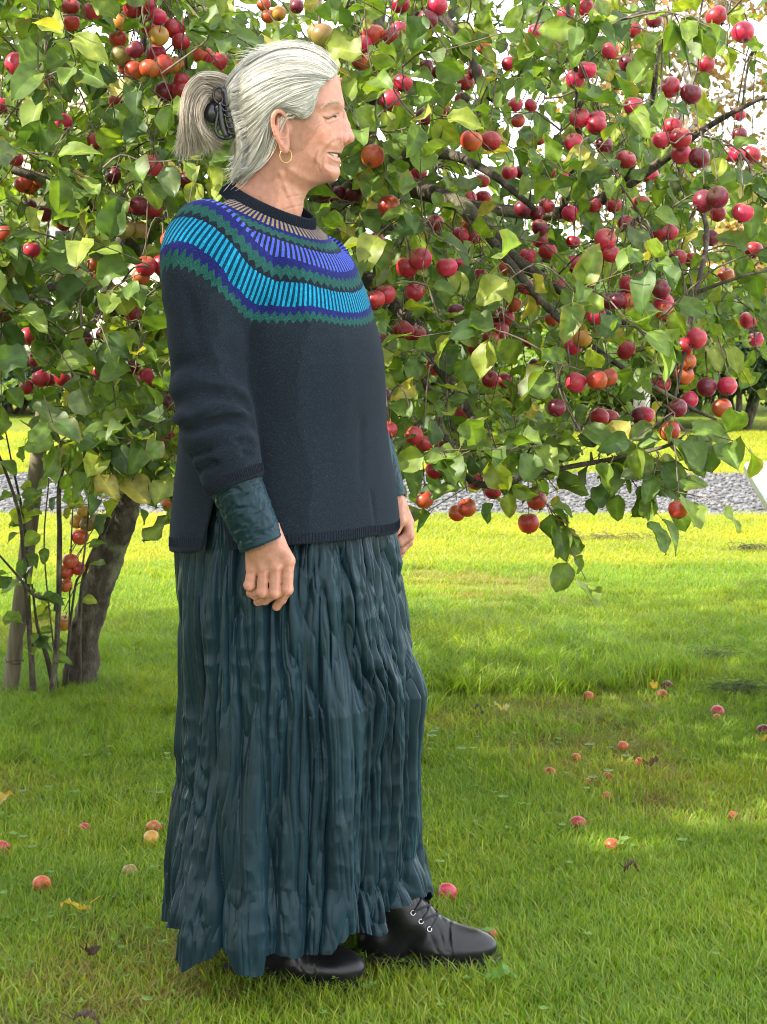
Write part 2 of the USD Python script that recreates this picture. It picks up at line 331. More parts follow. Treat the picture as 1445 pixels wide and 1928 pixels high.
# ---------------------------------------------------------------- head as a half-width field over the profile
SS = 2; RX0, RY0, RX1, RY1 = 330, 60, 700, 470
RXX, RYY = np.meshgrid(RX0 + (np.arange((RX1 - RX0) * SS) + 0.5) / SS, RY0 + (np.arange((RY1 - RY0) * SS) + 0.5) / SS)
_RP = np.stack([RXX.ravel(), RYY.ravel()], 1)
def raster(poly): return shapely.contains_xy(Polygon(poly).buffer(0), RXX, RYY)
def line_dist(pts, reach):
    q = np.asarray(pts, float); q = np.vstack([q[:-1] + (q[1:] - q[:-1]) * t for t in np.linspace(0, 1, 6)])
    lo, hi = q.min(0) - reach, q.max(0) + reach; m = ((_RP > lo) & (_RP < hi)).all(1)
    d = np.full(len(_RP), 1e3); d[m] = cKDTree(q).query(_RP[m])[0]; return d.reshape(RXX.shape)
def sdist(mask):
    """Signed distance in pixels, positive inside."""
    return (ndimage.distance_transform_edt(mask) - ndimage.distance_transform_edt(~mask)) / SS
def smooth_poly(p, n=400): return [tuple(q) for q in spline(list(p) + [p[0]], n)]
HEAD = [(554, 445), (565, 412), (571, 392), (573, 376), (580, 362), (590, 353), (604, 347), (616, 344.5), (628, 342), (635, 337), (639.5, 330), (640.7, 323), (639.5, 314),
        (641, 308), (642.5, 304), (641, 299), (641, 292), (643.5, 287), (646, 282), (647, 275), (646, 262), (645, 245), (645, 230), (645.5, 215), (648, 205), (648.8, 197), (647.5, 187), (644.6, 175), (641, 155),
        (634, 137), (620, 120), (600, 107), (575, 99), (545, 97), (515, 101), (488, 112), (465, 129), (450, 150), (444, 176), (445, 205), (451, 232), (460, 258), (463, 285), (459, 312), (450, 338), (441, 358), (443, 392), (455, 445)]
dH = ndimage.gaussian_filter(sdist(raster(smooth_poly(HEAD))), 2.0)
ry = RY0 + (np.arange(dH.shape[0]) + 0.5) / SS; rx = RX0 + (np.arange(dH.shape[1]) + 0.5) / SS
Wz = np.interp(ry, [85, 200, 240, 280, 320, 350, 390, 445], [0.073, 0.073, 0.071, 0.065, 0.058, 0.053, 0.053, 0.053])[:, None]
def inflate(d, R=0.072): return np.sqrt(np.clip(1 - (1 - np.clip(d * PXM / R, 0, 1)) ** 2, 0, 1))
w0 = Wz * inflate(dH)
def look(field, px, py):
    return ndimage.map_coordinates(field, [(np.atleast_1d(py) - RY0) * SS - 0.5, (np.atleast_1d(px) - RX0) * SS - 0.5], order=1, mode='nearest')
def near(px, py):
    """A photograph pixel on the near side of the head -> profile-plane pixel."""
    w = float(look(w0, px, py)[0]); k = 1 - w / YW
    return 722.5 + (px - 722.5) * k, 540 + (py - 540) * k
def near_v(g):
    g = np.asarray(g, float); k = 1 - look(w0, g[:, 0], g[:, 1])[:, None] / YW; o = np.array([722.5, 540.0]); return o + (g - o) * k
def line_field(pts, width):
    return np.exp(-(np.minimum(line_dist([near(*p) for p in spline(pts, 24)], 4 * width), 60 * width) / width) ** 2)
def spot(px, py, sx, sy):
    x, y = near(px, py); return np.exp(-((RXX - x) / sx) ** 2 - ((RYY - y) / sy) ** 2)
w0 *= 1 - 0.42 * np.exp(-np.maximum(dH, 0) * PXM / 0.013) / (1 + np.exp(-(RXX - 612) / 8)) / (1 + np.exp(-(RYY - 192) / 7)) / (1 + np.exp((RYY - 325) / 7))
w0 = ndimage.gaussian_filter(w0, 1.5) * (dH > 0)
w = w0.copy()
w -= 0.0075 * spot(636, 214, 9, 8)
w += 0.0035 * line_field([(606, 203), (622, 196), (640, 195)], 6)
w += 0.0055 * spot(612, 248, 22, 17)                                   # smiling cheek
w += 0.002 * line_field([(618, 217), (628, 212), (637, 210)], 3.0)    # upper lid fold
w += 0.0026 * line_field([(617, 229), (626, 226), (636, 222)], 3.4)   # lower lid bag
w -= 0.0045 * line_field([(609, 220.5), (617, 223), (626, 218.5), (636, 213.5)], 1.5)
for a, b, d in (((612, 222), (588, 217), 9), ((611, 224), (586, 226), 10), ((611, 226), (588, 233), 10), ((613, 229), (592, 241), 10), ((616, 231), (600, 246), 8), ((610, 219), (594, 210), 6)):
    w -= d * .55e-4 * line_field([a, ((a[0] + b[0]) / 2, (a[1] + b[1]) / 2 - 1), b], 1.4)
w -= 0.0022 * line_field([(638, 262), (625, 270), (612, 283), (607, 298), (606, 312)], 2.6)   # nasolabial fold
w += 0.0022 * line_field([(628, 262), (614, 274), (602, 288), (598, 304)], 5)
w -= 0.0010 * line_field([(602, 296), (600, 312), (604, 326)], 2.2)                            # marionette line
w += 0.0026 * spot(622, 326, 12, 11)                                                            # chin
w -= 0.0020 * line_field([(640, 314), (630, 313), (620, 309)], 3)
w -= 0.002 * spot(575, 300, 22, 16)                                                             # under the cheekbone
w += 0.003 * line_field([(545, 318), (575, 336), (605, 345)], 7)                                # jaw edge
w -= 0.004 * line_field([(540, 340), (570, 358), (590, 362)], 9)
w += 0.0025 * line_field([(528, 325), (545, 365), (562, 405)], 5)                               # neck muscle
w -= 0.0015 * line_field([(532, 395), (560, 388), (572, 386)], 1.6); w -= 0.0012 * line_field([(540, 372), (560, 368), (576, 366)], 1.5)
MOUTH = [near(*p) for p in [(615, 286.5), (622, 287), (632, 288.5), (646, 291.5), (652, 294), (652, 299), (643, 297.5), (634, 295.3), (625, 291.8)]]
dM = ndimage.gaussian_filter(sdist(raster(MOUTH)), 1.0)
w_closed = w.copy()
w += 0.0018 * line_field([(617, 285), (632, 285.5), (646, 288)], 2.2) + 0.003 * line_field([(620, 294), (630, 300.5), (644, 304)], 3.0)
w -= 0.016 * np.clip((dM + 0.6) / 2.2, 0, 1)
w = np.where(dH > 0, np.maximum(w, 0.0), 0.0)

HX = P(500, 250, YW)
ax, X = grid([P(388, 250, YW)[0], YW - 0.105, P(500, 440, YW)[2]], [P(680, 250, YW)[0], YW + 0.105, P(500, 78, YW)[2]], 0.0013)
def plane_field(field, X2, Z2):
    pp = pix(np.stack([X2, np.full_like(X2, YW), Z2], -1)); return look(field, pp[..., 0].ravel(), pp[..., 1].ravel()).reshape(X2.shape).astype(np.float32)
X2, Z2 = np.meshgrid(ax[0], ax[2], indexing='ij')
def field_phi(wf, dist):
    W2 = plane_field(wf, X2, Z2); D2 = plane_field(dist, X2, Z2) * PXM
    gx, gz = np.gradient(W2, ax[0][1] - ax[0][0]); s = 1 / np.sqrt(1 + np.minimum(gx ** 2 + gz ** 2, 9))
    ay = np.abs(X[1] - YW)
    return np.where((D2 > 0)[:, None, :], (ay - W2[:, None, :]) * s[:, None, :], np.sqrt(ay ** 2 + np.minimum(D2, 0)[:, None, :] ** 2) + 1e-4).astype(np.float32)
phi = field_phi(w, dH)
def hp(px, py, dy):
    """A point of the head at a photograph pixel, dy metres off the profile plane (towards the camera when negative)."""
    return P(px, py, YW + dy)
def sub(pts): 
    a = np.array(pts); return a.min(0) - 0.02, a.max(0) + 0.02
# nose
def nose(X):
    c = chain(X, [(hp(646, 217, 0), 0.0065), (hp(652, 236, 0), 0.0068), (hp(658.5, 256.5, 0), 0.0078)], 0.004)
    c = smin(c, capsule(X, hp(650, 264, 0), hp(659, 261, 0), 0.0085, 0.0076), 0.006)
    for sy in (-1, 1):
        c = smin(c, ellipsoid(X, P(646.5, 262, YW + sy * 0.0125), (0.0092, 0.0060, 0.0080)), 0.0035)
        c = smin(c, capsule(X, hp(646, 236, sy * 0.006), hp(650, 255, sy * 0.007), 0.007, 0.008), 0.006)
        c = smin(c, capsule(X, hp(638, 228, sy * 0.010), hp(640, 257, sy * 0.0165), 0.0065, 0.0070), 0.012)
    return c
local(phi, ax, [hp(640, 205, -.03), hp(672, 280, .03)], .02, nose, 0.011)
for sy in (-1, 1):
    local(phi, ax, [P(651.5, 269.5, YW + sy * 0.0085)], .012, lambda X: ellipsoid(X, P(651.5, 269.5, YW + sy * 0.0085), (0.0052, 0.0030, 0.0035)), .002, True)
# ears
def ear(X, sy):
    wy = float(look(w0, 530, 245)[0]); e = lambda px, py, o: P(px, py, YW + sy * (wy + o))
    rim = [(541, 236, 0.002), (538, 220, 0.008), (530, 210, 0.013), (521, 209.5, 0.016), (514.5, 219, 0.017), (514, 233, 0.016), (518, 248, 0.015), (524, 262, 0.012), (531, 273, 0.008), (537, 281, 0.005)]
    c = chain(X, [(e(*p), 0.0034) for p in spline(rim, 18)], 0.003)
    pl = ellipsoid(X, e(529, 244, 0.003), (0.0135, 0.0062, 0.034), trimesh.transformations.rotation_matrix(math.radians(14), [0, 1, 0])[:3, :3])
    c = smin(c, pl, 0.004)
    c = smin(c, ellipsoid(X, e(536, 276, 0.004), (0.0085, 0.0045, 0.013)), 0.006)
    c = smin(c, chain(X, [(e(524, 224, 0.012), 0.0028), (e(523, 240, 0.0125), 0.003), (e(530, 256, 0.0105), 0.003), (e(537, 258, 0.008), 0.003)], 0.003), 0.003)
    c = smax(c, -ellipsoid(X, e(533.5, 244, 0.013), (0.0072, 0.0085, 0.0125)), 0.003)
    return smin(c, capsule(X, e(543, 240, 0.0), e(541, 250, 0.003), 0.004, 0.0038), 0.003)
for sy in (-1, 1):
    local(phi, ax, [P(505, 200, YW + sy * .06), P(550, 295, YW + sy * .1)], .015, lambda X: ear(X, sy), 0.005)
hv, hf = surface_nets(phi, ax)
hv = relax(hv, hf, 3)
# ---------------------------------------------------------------- hands
def hand(parts, lo, hi, h=0.0014, k=0.005):
    ax_, X_ = grid(lo, hi, h); out = None
    for group, kk in parts:
        if kk < .003:
            g2 = [group[0]]
            for (a, ra), (b, rb) in zip(group[:-1], group[1:]): g2 += [((np.asarray(a) + np.asarray(b)) / 2, (ra + rb) / 2 * .90), (b, rb * 1.03)]
            group = g2
        c = chain(X_, group, 0.003)
        out = c if out is None else smin(out, c, kk)
    v, f = surface_nets(out, ax_); return relax(v, f, 4), f
YH = 3.37
H = lambda px, py, dy=0.0: P(px, py, YH + dy)
near_hand = [
    ([(H(470, 975, .004), .026), (H(488, 1012, .004), .0225), (H(496, 1030, .004), .021)], .01),
    ([(H(503, 990, .004), .022), (H(512, 1020, .004), .0195)], .014),
    ([(H(479, 1032, .006), .0165), (H(475.5, 1070, .004), .0118)], .014),
    ([(H(488, 1026), .016), (H(496.5, 1069, -.004), .0120)], .012),
    ([(H(503, 1022), .016), (H(519, 1066, -.006), .0125)], .012),
    ([(H(515, 1015, .002), .0165), (H(543, 1056, -.002), .0128)], .012),
    ([(H(512, 1045, .014), .019), (H(500, 1070, .014), .015)], .014),
    ([(H(475.5, 1072, .004), .0104), (H(470, 1102, .002), .0096), (H(474, 1106, .022), .0086), (H(482, 1096, .034), .0078)], .0022),
    ([(H(496.5, 1072, -.004), .0108), (H(494, 1115, -.005), .0098), (H(480, 1119, .015), .0088), (H(472, 1117, .027), .0078)], .0022),
    ([(H(519, 1070, -.006), .0112), (H(517.5, 1117, -.008), .0102), (H(499, 1129, .010), .0090), (H(486, 1133, .020), .0078)], .0022),
    ([(H(543, 1060, -.002), .0112), (H(541, 1110, -.006), .0102), (H(530, 1128, .006), .0090), (H(521, 1142, .014), .0078)], .0022),
    ([(H(515, 1020, .022), .016), (H(536, 1050, .034), .0145), (H(532, 1085, .036), .0115), (H(518, 1104, .034), .0095)], .008)]
nh = hand(near_hand, [H(450, 1000)[0] - .01, YH - .03, H(500, 1160)[2]], [H(562, 1000)[0], YH + .06, H(500, 985)[2]])
YF = 3.70
H2 = lambda px, py, dy=0.0: P(px, py, YF + dy)
far_hand = [
    ([(H2(730, 905, 0), .020), (H2(743, 940, 0), .0175), (H2(747, 950, 0), .0175)], .01),
    ([(H2(750, 950, .006), .0165), (H2(768, 985, .008), .0130)], .010),
    ([(H2(747, 950, -.006), .0150), (H2(758, 980, -.012), .0120)], .010),
    ([(H2(746, 948, .016), .0150), (H2(762, 990, .024), .0120)], .010),
    ([(H2(768, 985, .004), .0118), (H2(770, 1008, -.008), .0106), (H2(752, 1020, -.016), .0098), (H2(740, 1025, -.016), .0084)], .0025),
    ([(H2(768, 990, .014), .0112), (H2(768, 1020, .008), .0104), (H2(756, 1034, .0), .0092), (H2(745, 1038, -.004), .0082)], .0025),
    ([(H2(764, 992, .026), .0108), (H2(762, 1026, .022), .0100), (H2(752, 1044, .014), .0086), (H2(746, 1048, .008), .0076)], .0025),
    ([(H2(760, 990, .036), .0098), (H2(756, 1022, .036), .0088), (H2(748, 1036, .028), .0078)], .0025),
    ([(H2(751, 955, -.014), .0135), (H2(754, 980, -.024), .0115), (H2(745, 998, -.026), .0098), (H2(737, 1004, -.022), .0082)], .004)]
fh = hand(far_hand, [H2(718, 1000)[0], YF - .06, H2(750, 1062)[2]], [H2(792, 1000)[0], YF + .065, H2(750, 900)[2]])
# ---- the rest of the body, under the clothes
def hull(*balls):
    return manifold3d.Manifold.batch_hull([manifold3d.Manifold.sphere(r, 20).translate([float(q) for q in c]) for c, r in balls])
YB = 3.62
bones = [hull((P(500, 460, YB), .045), (P(465, 480, 3.56), .045), (P(545, 520, 3.67), .035)), hull((P(495, 500, YB), .075), (P(525, 620, YB), .11)), hull((P(525, 600, YB), .12), (P(535, 800, YB), .12)), hull((P(535, 800, YB), .12), (P(530, 980, YB), .13)),
         hull((P(505, 980, 3.57), .085), (P(500, 1350, 3.58), .065)), hull((P(500, 1350, 3.58), .065), (P(486, 1740, 3.62), .026)),
         hull((P(590, 980, 3.68), .085), (P(640, 1350, 3.68), .055)), hull((P(640, 1350, 3.68), .055), (P(722, 1715, 3.703), .024)),
         hull((P(415, 450, 3.5), .05), (P(395, 560, 3.46), .044)), hull((P(395, 560, 3.46), .044), (P(408, 780, 3.41), .036)), hull((P(408, 780, 3.41), .036), (H(470, 975, .004), .024)),
         hull((P(598, 510, 3.74), .036), (P(610, 620, 3.80), .036)), hull((P(610, 620, 3.80), .036), (P(664, 785, 3.78), .028)), hull((P(664, 785, 3.78), .028), (H2(726, 900, 0), .016))]
def manifold_of(v, f): return manifold3d.Manifold(manifold3d.Mesh(np.asarray(v, np.float32), np.asarray(f, np.uint32)))
body_m = manifold3d.Manifold.batch_boolean(bones, manifold3d.OpType.Add)
tips = [manifold_of(hv, hf), manifold_of(*nh), manifold_of(*fh)]
if all(t.status() == manifold3d.Error.NoError and t.num_tri() for t in tips):
    bm = manifold3d.Manifold.batch_boolean([body_m] + tips, manifold3d.OpType.Add).to_mesh()
    bv, bf = np.array(bm.vert_properties[:, :3], float), np.array(bm.tri_verts)
else:
    print('body union fell back to plain joining', [str(t.status()) for t in tips])
    bo = body_m.to_mesh(); bv, bf = join([(np.array(bo.vert_properties[:, :3]), np.array(bo.tri_verts)), (hv, hf), nh, fh])
pp = pix(bv)
SK = np.array([0.325, 0.158, 0.105]); tint = np.tile(SK, (len(bv), 1))
def blush(cx, cy, sx, sy, col, amt):
    global tint
    g = amt * np.exp(-((pp[:, 0] - cx) / sx) ** 2 - ((pp[:, 1] - cy) / sy) ** 2)[:, None]; tint = tint * (1 - g) + np.array(col) * g
blush(605, 258, 26, 20, (0.40, 0.165, 0.11), .55); blush(655, 256, 14, 13, (0.37, 0.15, 0.115), .8); blush(522, 240, 14, 40, (0.40, 0.17, 0.115), .5)
blush(632, 301, 13, 3.2, (0.33, 0.13, 0.11), .7); blush(631, 286.0, 14, 2.0, (0.30, 0.12, 0.10), .7); blush(620, 330, 18, 12, (0.40, 0.185, 0.13), .5)
blush(535, 395, 50, 40, (0.38, 0.18, 0.115), .45)
for kx, ky in ((475, 1072), (496, 1071), (519, 1068), (543, 1058), (470, 1103), (494, 1116), (518, 1118), (541, 1112)): blush(kx, ky, 7, 6, (0.40, 0.165, 0.11), .45)
mouth_in = (look(dM, pp[:, 0], pp[:, 1] * 1.0) > -99) & (look(dM, *[(722.5 + (pp[:, 0] - 722.5) * .985), 540 + (pp[:, 1] - 540) * .985]) > 0.2) & (np.abs(bv[:, 1] - YW) < .06) & (pp[:, 1] < 330)
tint[mouth_in] = (0.12, 0.035, 0.03)
obj('body', (bv, bf), M_skin, woman, smooth=True, tint=tint, world_under=WB)
# teeth, lash line, eyebrow, eye
tw = np.where(dM > -1.5, w_closed - 0.0045 - 0.0011 * np.abs(np.sin(RXX * math.pi / 5.2)), 0.0)
ub = np.array([near(616, 286.0), near(632, 287.5), near(650, 291), near(650, 299), near(640, 297.5), near(630, 294.5)])
tphi = field_phi(np.maximum(tw, 0), np.minimum(ndimage.gaussian_filter(sdist(raster([tuple(q) for q in ub])), .7), dH - 5.0))
tphi = np.maximum(tphi, -(tphi + 0.006))
tv, tf = surface_nets(tphi, ax)
M_teeth = mat('teeth', {'p': ('principled_bsdf', {'base_color': (0.40, 0.35, 0.27), 'roughness': 0.25})})
obj('teeth', (tv, tf), M_teeth, woman, smooth=True, world_under=WB)
def on_face(px, py, lift=0.0, sy=-1, f=None):
    x, y = near(px, py); q = P(x, y, YW); q[1] = YW + sy * (float(look(w if f is None else f, x, y)[0]) + lift); return q
M_eye = mat('eye', {'a': ('attribute', {'attribute': 'tint'}), 'p': ('principled_bsdf', {'roughness': 0.12})}, [('a.color', 'p.base_color')])
M_lash = mat('eyelash', {'p': ('principled_bsdf', {'base_color': (0.03, 0.018, 0.012), 'roughness': 0.6})})
M_brow = mat('eyebrow', {'p': ('principled_bsdf', {'base_color': (0.30, 0.22, 0.15), 'roughness': 0.6})})
rng = np.random.default_rng(5)
for sy in (-1, 1):
    l = [on_face(px, py, 0.0004, sy) for px, py in spline([(613, 222.5), (618, 222.5), (626, 218.5), (636, 213.5)], 14)]
    obj('eyelashes', tube(l, np.interp(np.linspace(0, 1, 14), [0, .2, .8, 1], [.0004, .0011, .0012, .0005]), 5), M_lash, woman, world_under=WB)
    ec_ = on_face(628.5, 218.3, -.0022, sy); v, f = meshkit.arrays(trimesh.creation.icosphere(2))[:2]; v = v * np.array([.0075, .0042, .0030]); v = v @ trimesh.transformations.rotation_matrix(math.radians(-22), [0, 1, 0])[:3, :3].T
    et = np.where((np.hypot(v[:, 0] - .0025, v[:, 2]) < .0028)[:, None], np.array([.02, .018, .015]), np.array([.22, .19, .17])); obj('eye', (v + ec_, f), M_eye, woman, smooth=True, tint=et, world_under=WB)
    hairs = []
    for k in range(90):
        t = rng.random(); b = np.array([612 + 30 * t, 201 - 9 * math.sin(t * 2.2) + rng.normal(0, 1.5)]); d = np.array([-5, 1.5 - 3 * t]) * rng.uniform(.5, 1)
        hairs.append(np.array([on_face(*(b + d * s), .0006 + .0008 * s, sy) for s in (0, .5, 1)]) - WB)
    curves('eyebrow', hairs, [0.0005], M_brow, woman)

# ---- hair
HAIR = [(637, 134), (627, 147), (613, 153), (604, 166), (595, 178), (593, 190), (587, 206), (580, 221), (570, 226), (560, 221), (548, 212), (536, 207), (525, 206), (514, 213), (510, 228), (511, 250), (506, 272), (497, 290), (486, 310), (470, 326), (452, 340), (434, 346),
        (441, 320), (445, 290), (441, 262), (434, 230), (426, 200), (424, 172), (440, 143), (460, 120), (490, 99), (520, 88), (550, 83), (585, 88), (610, 100), (628, 117)]
drop = lambda q: (q[0], q[1] + 8 * min(1, max(0, (150 - q[1]) / 60)))
HAIR = [drop(q) for q in near_v(HAIR)]
dR = ndimage.gaussian_filter(sdist(raster(HAIR)), 1.2); dU = ndimage.gaussian_filter(sdist(raster(HAIR) | raster(smooth_poly(HEAD))), 1.5)
wh = np.where(dH > 0, np.minimum(0.084 * inflate(dU, 0.074), w0 + 0.0035 + 0.0085 * np.clip(dR / 14, 0, 1) ** 0.7), 0.084 * inflate(dU, 0.074))
wh = np.maximum(ndimage.gaussian_filter(wh, 2.5), np.where(dH > 4, w0 + .002, 0))
hphi = field_phi(np.maximum(wh - 0.003 + 0.0016 * np.sin((RXX + RYY * 0.8) * 0.55 + 3 * np.sin(RYY * .05)), 0), dR)
cv, cf = surface_nets(hphi[::2, ::2, ::2], [a[::2] for a in ax])
hairm = lambda n, ramp: mat(n, {'a': ('attribute', {'attribute': 'tint'}), 'p': ('principled_bsdf', {'roughness': 0.42, 'specular_ior_level': 0.6, 'sheen_weight': 0.0})}, [('a.color', 'p.base_color')])
M_hair = hairm('hair', None)
hair_p = obj('hair', (cv, cf), M_hair, woman, smooth=True, tint=np.tile([0.28, 0.265, 0.235], (len(cv), 1)), world_under=WB)
GUIDES = [[(636, 131), (612, 101), (575, 84), (540, 82), (505, 92), (466, 117), (436, 150), (418, 182)],
          [(634, 136), (608, 112), (570, 97), (530, 98), (490, 115), (455, 142), (432, 170), (420, 190)],
          [(628, 143), (600, 128), (560, 120), (520, 126), (480, 145), (448, 172), (425, 196)],
          [(618, 149), (590, 147), (550, 150), (510, 163), (472, 185), (445, 205), (428, 218)],
          [(608, 158), (582, 166), (548, 178), (512, 200), (482, 226), (455, 250), (438, 270)],
          [(600, 168), (582, 184), (556, 196), (528, 205), (505, 232), (484, 268), (462, 300), (440, 330)],
          [(594, 182), (588, 202), (572, 212), (550, 206), (522, 206), (506, 238), (496, 275), (478, 308), (452, 338)],
          [(592, 192), (584, 214), (570, 223), (552, 213), (528, 206), (510, 222), (508, 258), (498, 290), (478, 318), (452, 340)]]
GS = np.array([spline([drop(q) for q in g], 26) for g in GUIDES])
strands, tints = [], []
def hair_strand(t, sy, lift, wob):
    i = min(int(t), len(GS) - 2); u = t - i; g = GS[i] * (1 - u) + GS[i + 1] * u
    return g
cols = np.array([[0.58, 0.555, 0.48], [0.44, 0.415, 0.36], [0.68, 0.66, 0.60], [0.20, 0.175, 0.15], [0.45, 0.41, 0.31], [0.29, 0.275, 0.26]])
for sy, num in ((-1, 6000), (1, 1500)):
    gs_, meta_ = [], []
    for k in range(num):
        t = rng.random() * (len(GS) - 1.001); g = hair_strand(t, sy, 0, 0)
        a, b = sorted(rng.random(2)); 
        if b - a < .35: a, b = max(0, a - .3), min(1, b + .3)
        n = 12; s = np.linspace(a, b, n) * 25; g = np.stack([np.interp(s, np.arange(26), g[:, c]) for c in range(2)], 1)
        clump = noise(np.array([[t * 16.0, sy * 7.1, a * 2.5]]))[0]
        ph = rng.random() * 6.28
        g += np.stack([np.sin(np.linspace(0, 4, n) + ph), np.cos(np.linspace(0, 3.3, n) + ph)], 1) * rng.uniform(0.3, 1.8) * (1 + 2.2 * (rng.random() < .15))
        lift = rng.uniform(0, .0050) + (0.004 if rng.random() < .06 else 0)
        gs_.append(g); meta_.append((t, lift, .002 + .004 * rng.random())); c = cols[rng.choice(6, p=[.3, .2, .2, .08, .12, .10])] * (0.45 + 0.80 * clump); tints.append(c)
    G_ = np.array(gs_).reshape(-1, 2); m_ = np.repeat(np.array(meta_), 12, 0); q = G_
    if sy < 0: q = near_v(G_); q = np.where(m_[:, :1] < 1.5, .4 * G_ + .6 * q, q)
    p3 = PV(q, YW); p3[:, 1] = YW + sy * (np.maximum(look(wh, q[:, 0], q[:, 1]), m_[:, 2]) + m_[:, 1]); p3[:, 2] += np.where(m_[:, 0] < .6, m_[:, 1] * 1.5, 0)
    strands += list((p3 - WB).reshape(-1, 12, 3))
# flyaway wisps on top and at the nape
for k in range(330):
    if rng.random() < .6:
        x0 = rng.uniform(470, 632); y0 = np.interp(x0, [440, 460, 490, 520, 550, 585, 610, 632], [140, 120, 99, 88, 83, 88, 100, 122]); d = np.array([-rng.uniform(10, 45), rng.uniform(-9, 10)])
    else:
        x0, y0 = rng.uniform(436, 480), rng.uniform(285, 338); d = np.array([-rng.uniform(5, 26), rng.uniform(0, 26)])
    s = np.linspace(0, 1, 8)[:, None]; q = np.array([x0, y0 + 3]) + d * s + np.array([0, -14 if y0 < 200 else 5]) * (s * (1 - s)) * rng.uniform(.2, 1.4); yy = YW + rng.normal(0, .02)
    strands.append(np.array([P(x, y, yy) for x, y in q]) - WB); tints.append(cols[rng.integers(0, 3)])
for k in range(520):
    t = rng.uniform(3.6, 6.95); g = hair_strand(t, -1, 0, 0)[int(rng.uniform(8, 15)):]
    s = np.linspace(0, 1, len(g))[:, None]; g = g + np.array([rng.normal(0, 5), rng.uniform(-2, 9)]) * s ** 1.5 + np.array([np.sin(s[:, 0] * rng.uniform(2, 6) + rng.random() * 6), np.cos(s[:, 0] * 3)]).T * rng.uniform(.4, 2.2)
    q = near_v(g); p3 = PV(q, YW); p3[:, 1] = YW - np.maximum(look(wh, q[:, 0], q[:, 1]), look(w, q[:, 0], q[:, 1]) + .001) - rng.uniform(.0008, .006)
    strands.append(p3 - WB); tints.append(cols[rng.choice(6)] * rng.uniform(.6, 1.05))
# long loose lock from the temple past the ear
for k in range(16):
    g = spline([(556, 214), (535, 222), (516, 262), (505, 292), (478, 318), (440, 322 + rng.normal(0, 5))], 14) + rng.normal(0, 3.2, 2)
    q = near_v(g); p3 = PV(q, YW); p3[:, 1] = YW - np.maximum(look(wh, q[:, 0], q[:, 1]), .03) - .006
    strands.append(p3 - WB); tints.append(cols[rng.integers(0, 3)] * .9)
curves('strands', strands, np.concatenate([np.interp(np.linspace(0, 1, len(s)), [0, .8, 1], [.00055, .0005, .0002]) for s in strands]), M_hair, hair_p, tint=tints)
# ponytail
PONY = [[(446, 152), (412, 142), (382, 143), (358, 162), (347, 195), (344, 235), (338, 268), (331, 288)], [(436, 162), (404, 152), (380, 154), (362, 175), (353, 205), (350, 240), (350, 270), (345, 292)],
        [(420, 184), (398, 168), (382, 172), (368, 192), (362, 220), (364, 245), (372, 268), (372, 292)], [(416, 188), (396, 178), (384, 190), (377, 212), (379, 234), (390, 255), (405, 266), (419, 272)], [(414, 192), (398, 188), (388, 204), (384, 222), (389, 242), (402, 257), (420, 268)]]
PS = np.array([spline(g, 24) for g in PONY]); strands, tints = [], []
pc = np.array([[0.42, 0.36, 0.29], [0.27, 0.21, 0.165], [0.46, 0.41, 0.31], [0.13, 0.095, 0.08], [0.34, 0.27, 0.20]])
for k in range(4200):
    t = rng.beta(1, 1.05) * 3.999; i = int(t); u = t - i; g = PS[i] * (1 - u) + PS[i + 1] * u
    n = 13; a = rng.uniform(0, .25); b = rng.uniform(.62, 1.0); s = np.linspace(a, b, n) * 23; g = np.stack([np.interp(s, np.arange(24), g[:, c]) for c in range(2)], 1)
    r = rng.normal(0, 1, 3); th = np.interp(np.linspace(a, b, n), [0, .3, .7, 1], [.008, .018, .016, .007])
    g[-5:] += np.linspace(0, 1, 5)[:, None] ** 1.5 * np.array([rng.normal(-1, 5), rng.normal(3, 7)])
    g += np.sin(np.linspace(0, 5, n) + rng.random() * 6)[:, None] * rng.uniform(.2, 1.6) + r[:2] * 1.5
    p3 = PV(g, YW); p3[:, 1] += r[2] * th
    strands.append(p3 - WB); tints.append(pc[rng.integers(0, 5)] * (0.7 + .6 * noise(np.array([[t * 4, r[2] * 1.5, 9.]]))[0]))
core = [tube([P(x, y, YW) for x, y in PS[0] * (1 - c) + PS[2] * c][:19], np.interp(np.linspace(0, 1, 19), [0, .3, 1], [.012, .014, .003]), 8) for c in (.25, .55, .85)] + [tube([P(x, y, YW) for x, y in PS[3]][:20], np.interp(np.linspace(0, 1, 20), [0, .3, 1], [.012, .010, .003]), 8)]
cj = join(core); pt = obj('ponytail', cj, M_hair, woman, tint=np.tile([0.16, 0.12, 0.10], (len(cj[0]), 1)), world_under=WB)
curves('strands', strands, np.concatenate([np.interp(np.linspace(0, 1, len(s)), [0, .8, 1], [.0007, .0006, .0002]) for s in strands]), M_hair, pt, tint=tints)
# claw clip
M_clip = mat('black_plastic', {'p': ('principled_bsdf', {'base_color': (0.006, 0.006, 0.007), 'roughness': 0.22})})
K = lambda px, py, dy=0.0: P(px, py, YW - 0.034 + dy)
cl = [tube([K(*p) for p in spline([(420, 176), (419, 166), (412, 163.5), (404, 169), (402, 181), (408, 192), (416, 195), (420, 186), (420, 176)], 26)], .0027, 7),
      tube([K(*p) for p in spline([(419, 168), (426, 178), (430, 200), (434, 224), (440, 245), (441, 258)], 20)], np.interp(np.linspace(0, 1, 20), [0, .2, .8, 1], [.003, .0075, .0075, .004]), 8),
      tube([K(*p) for p in spline([(414, 196), (408, 228), (406, 244), (413, 256), (426, 260), (441, 256)], 18)], .0034, 7),
      tube([K(*p) for p in spline([(416, 192), (417, 215), (421, 240), (428, 258)], 12)], .0062, 8)]
v, f = usdkit.meshkit.arrays(trimesh.creation.icosphere(3))[:2]; cl.append((v * np.array([.0165, .012, .0185]) + K(401, 212, .012), f))
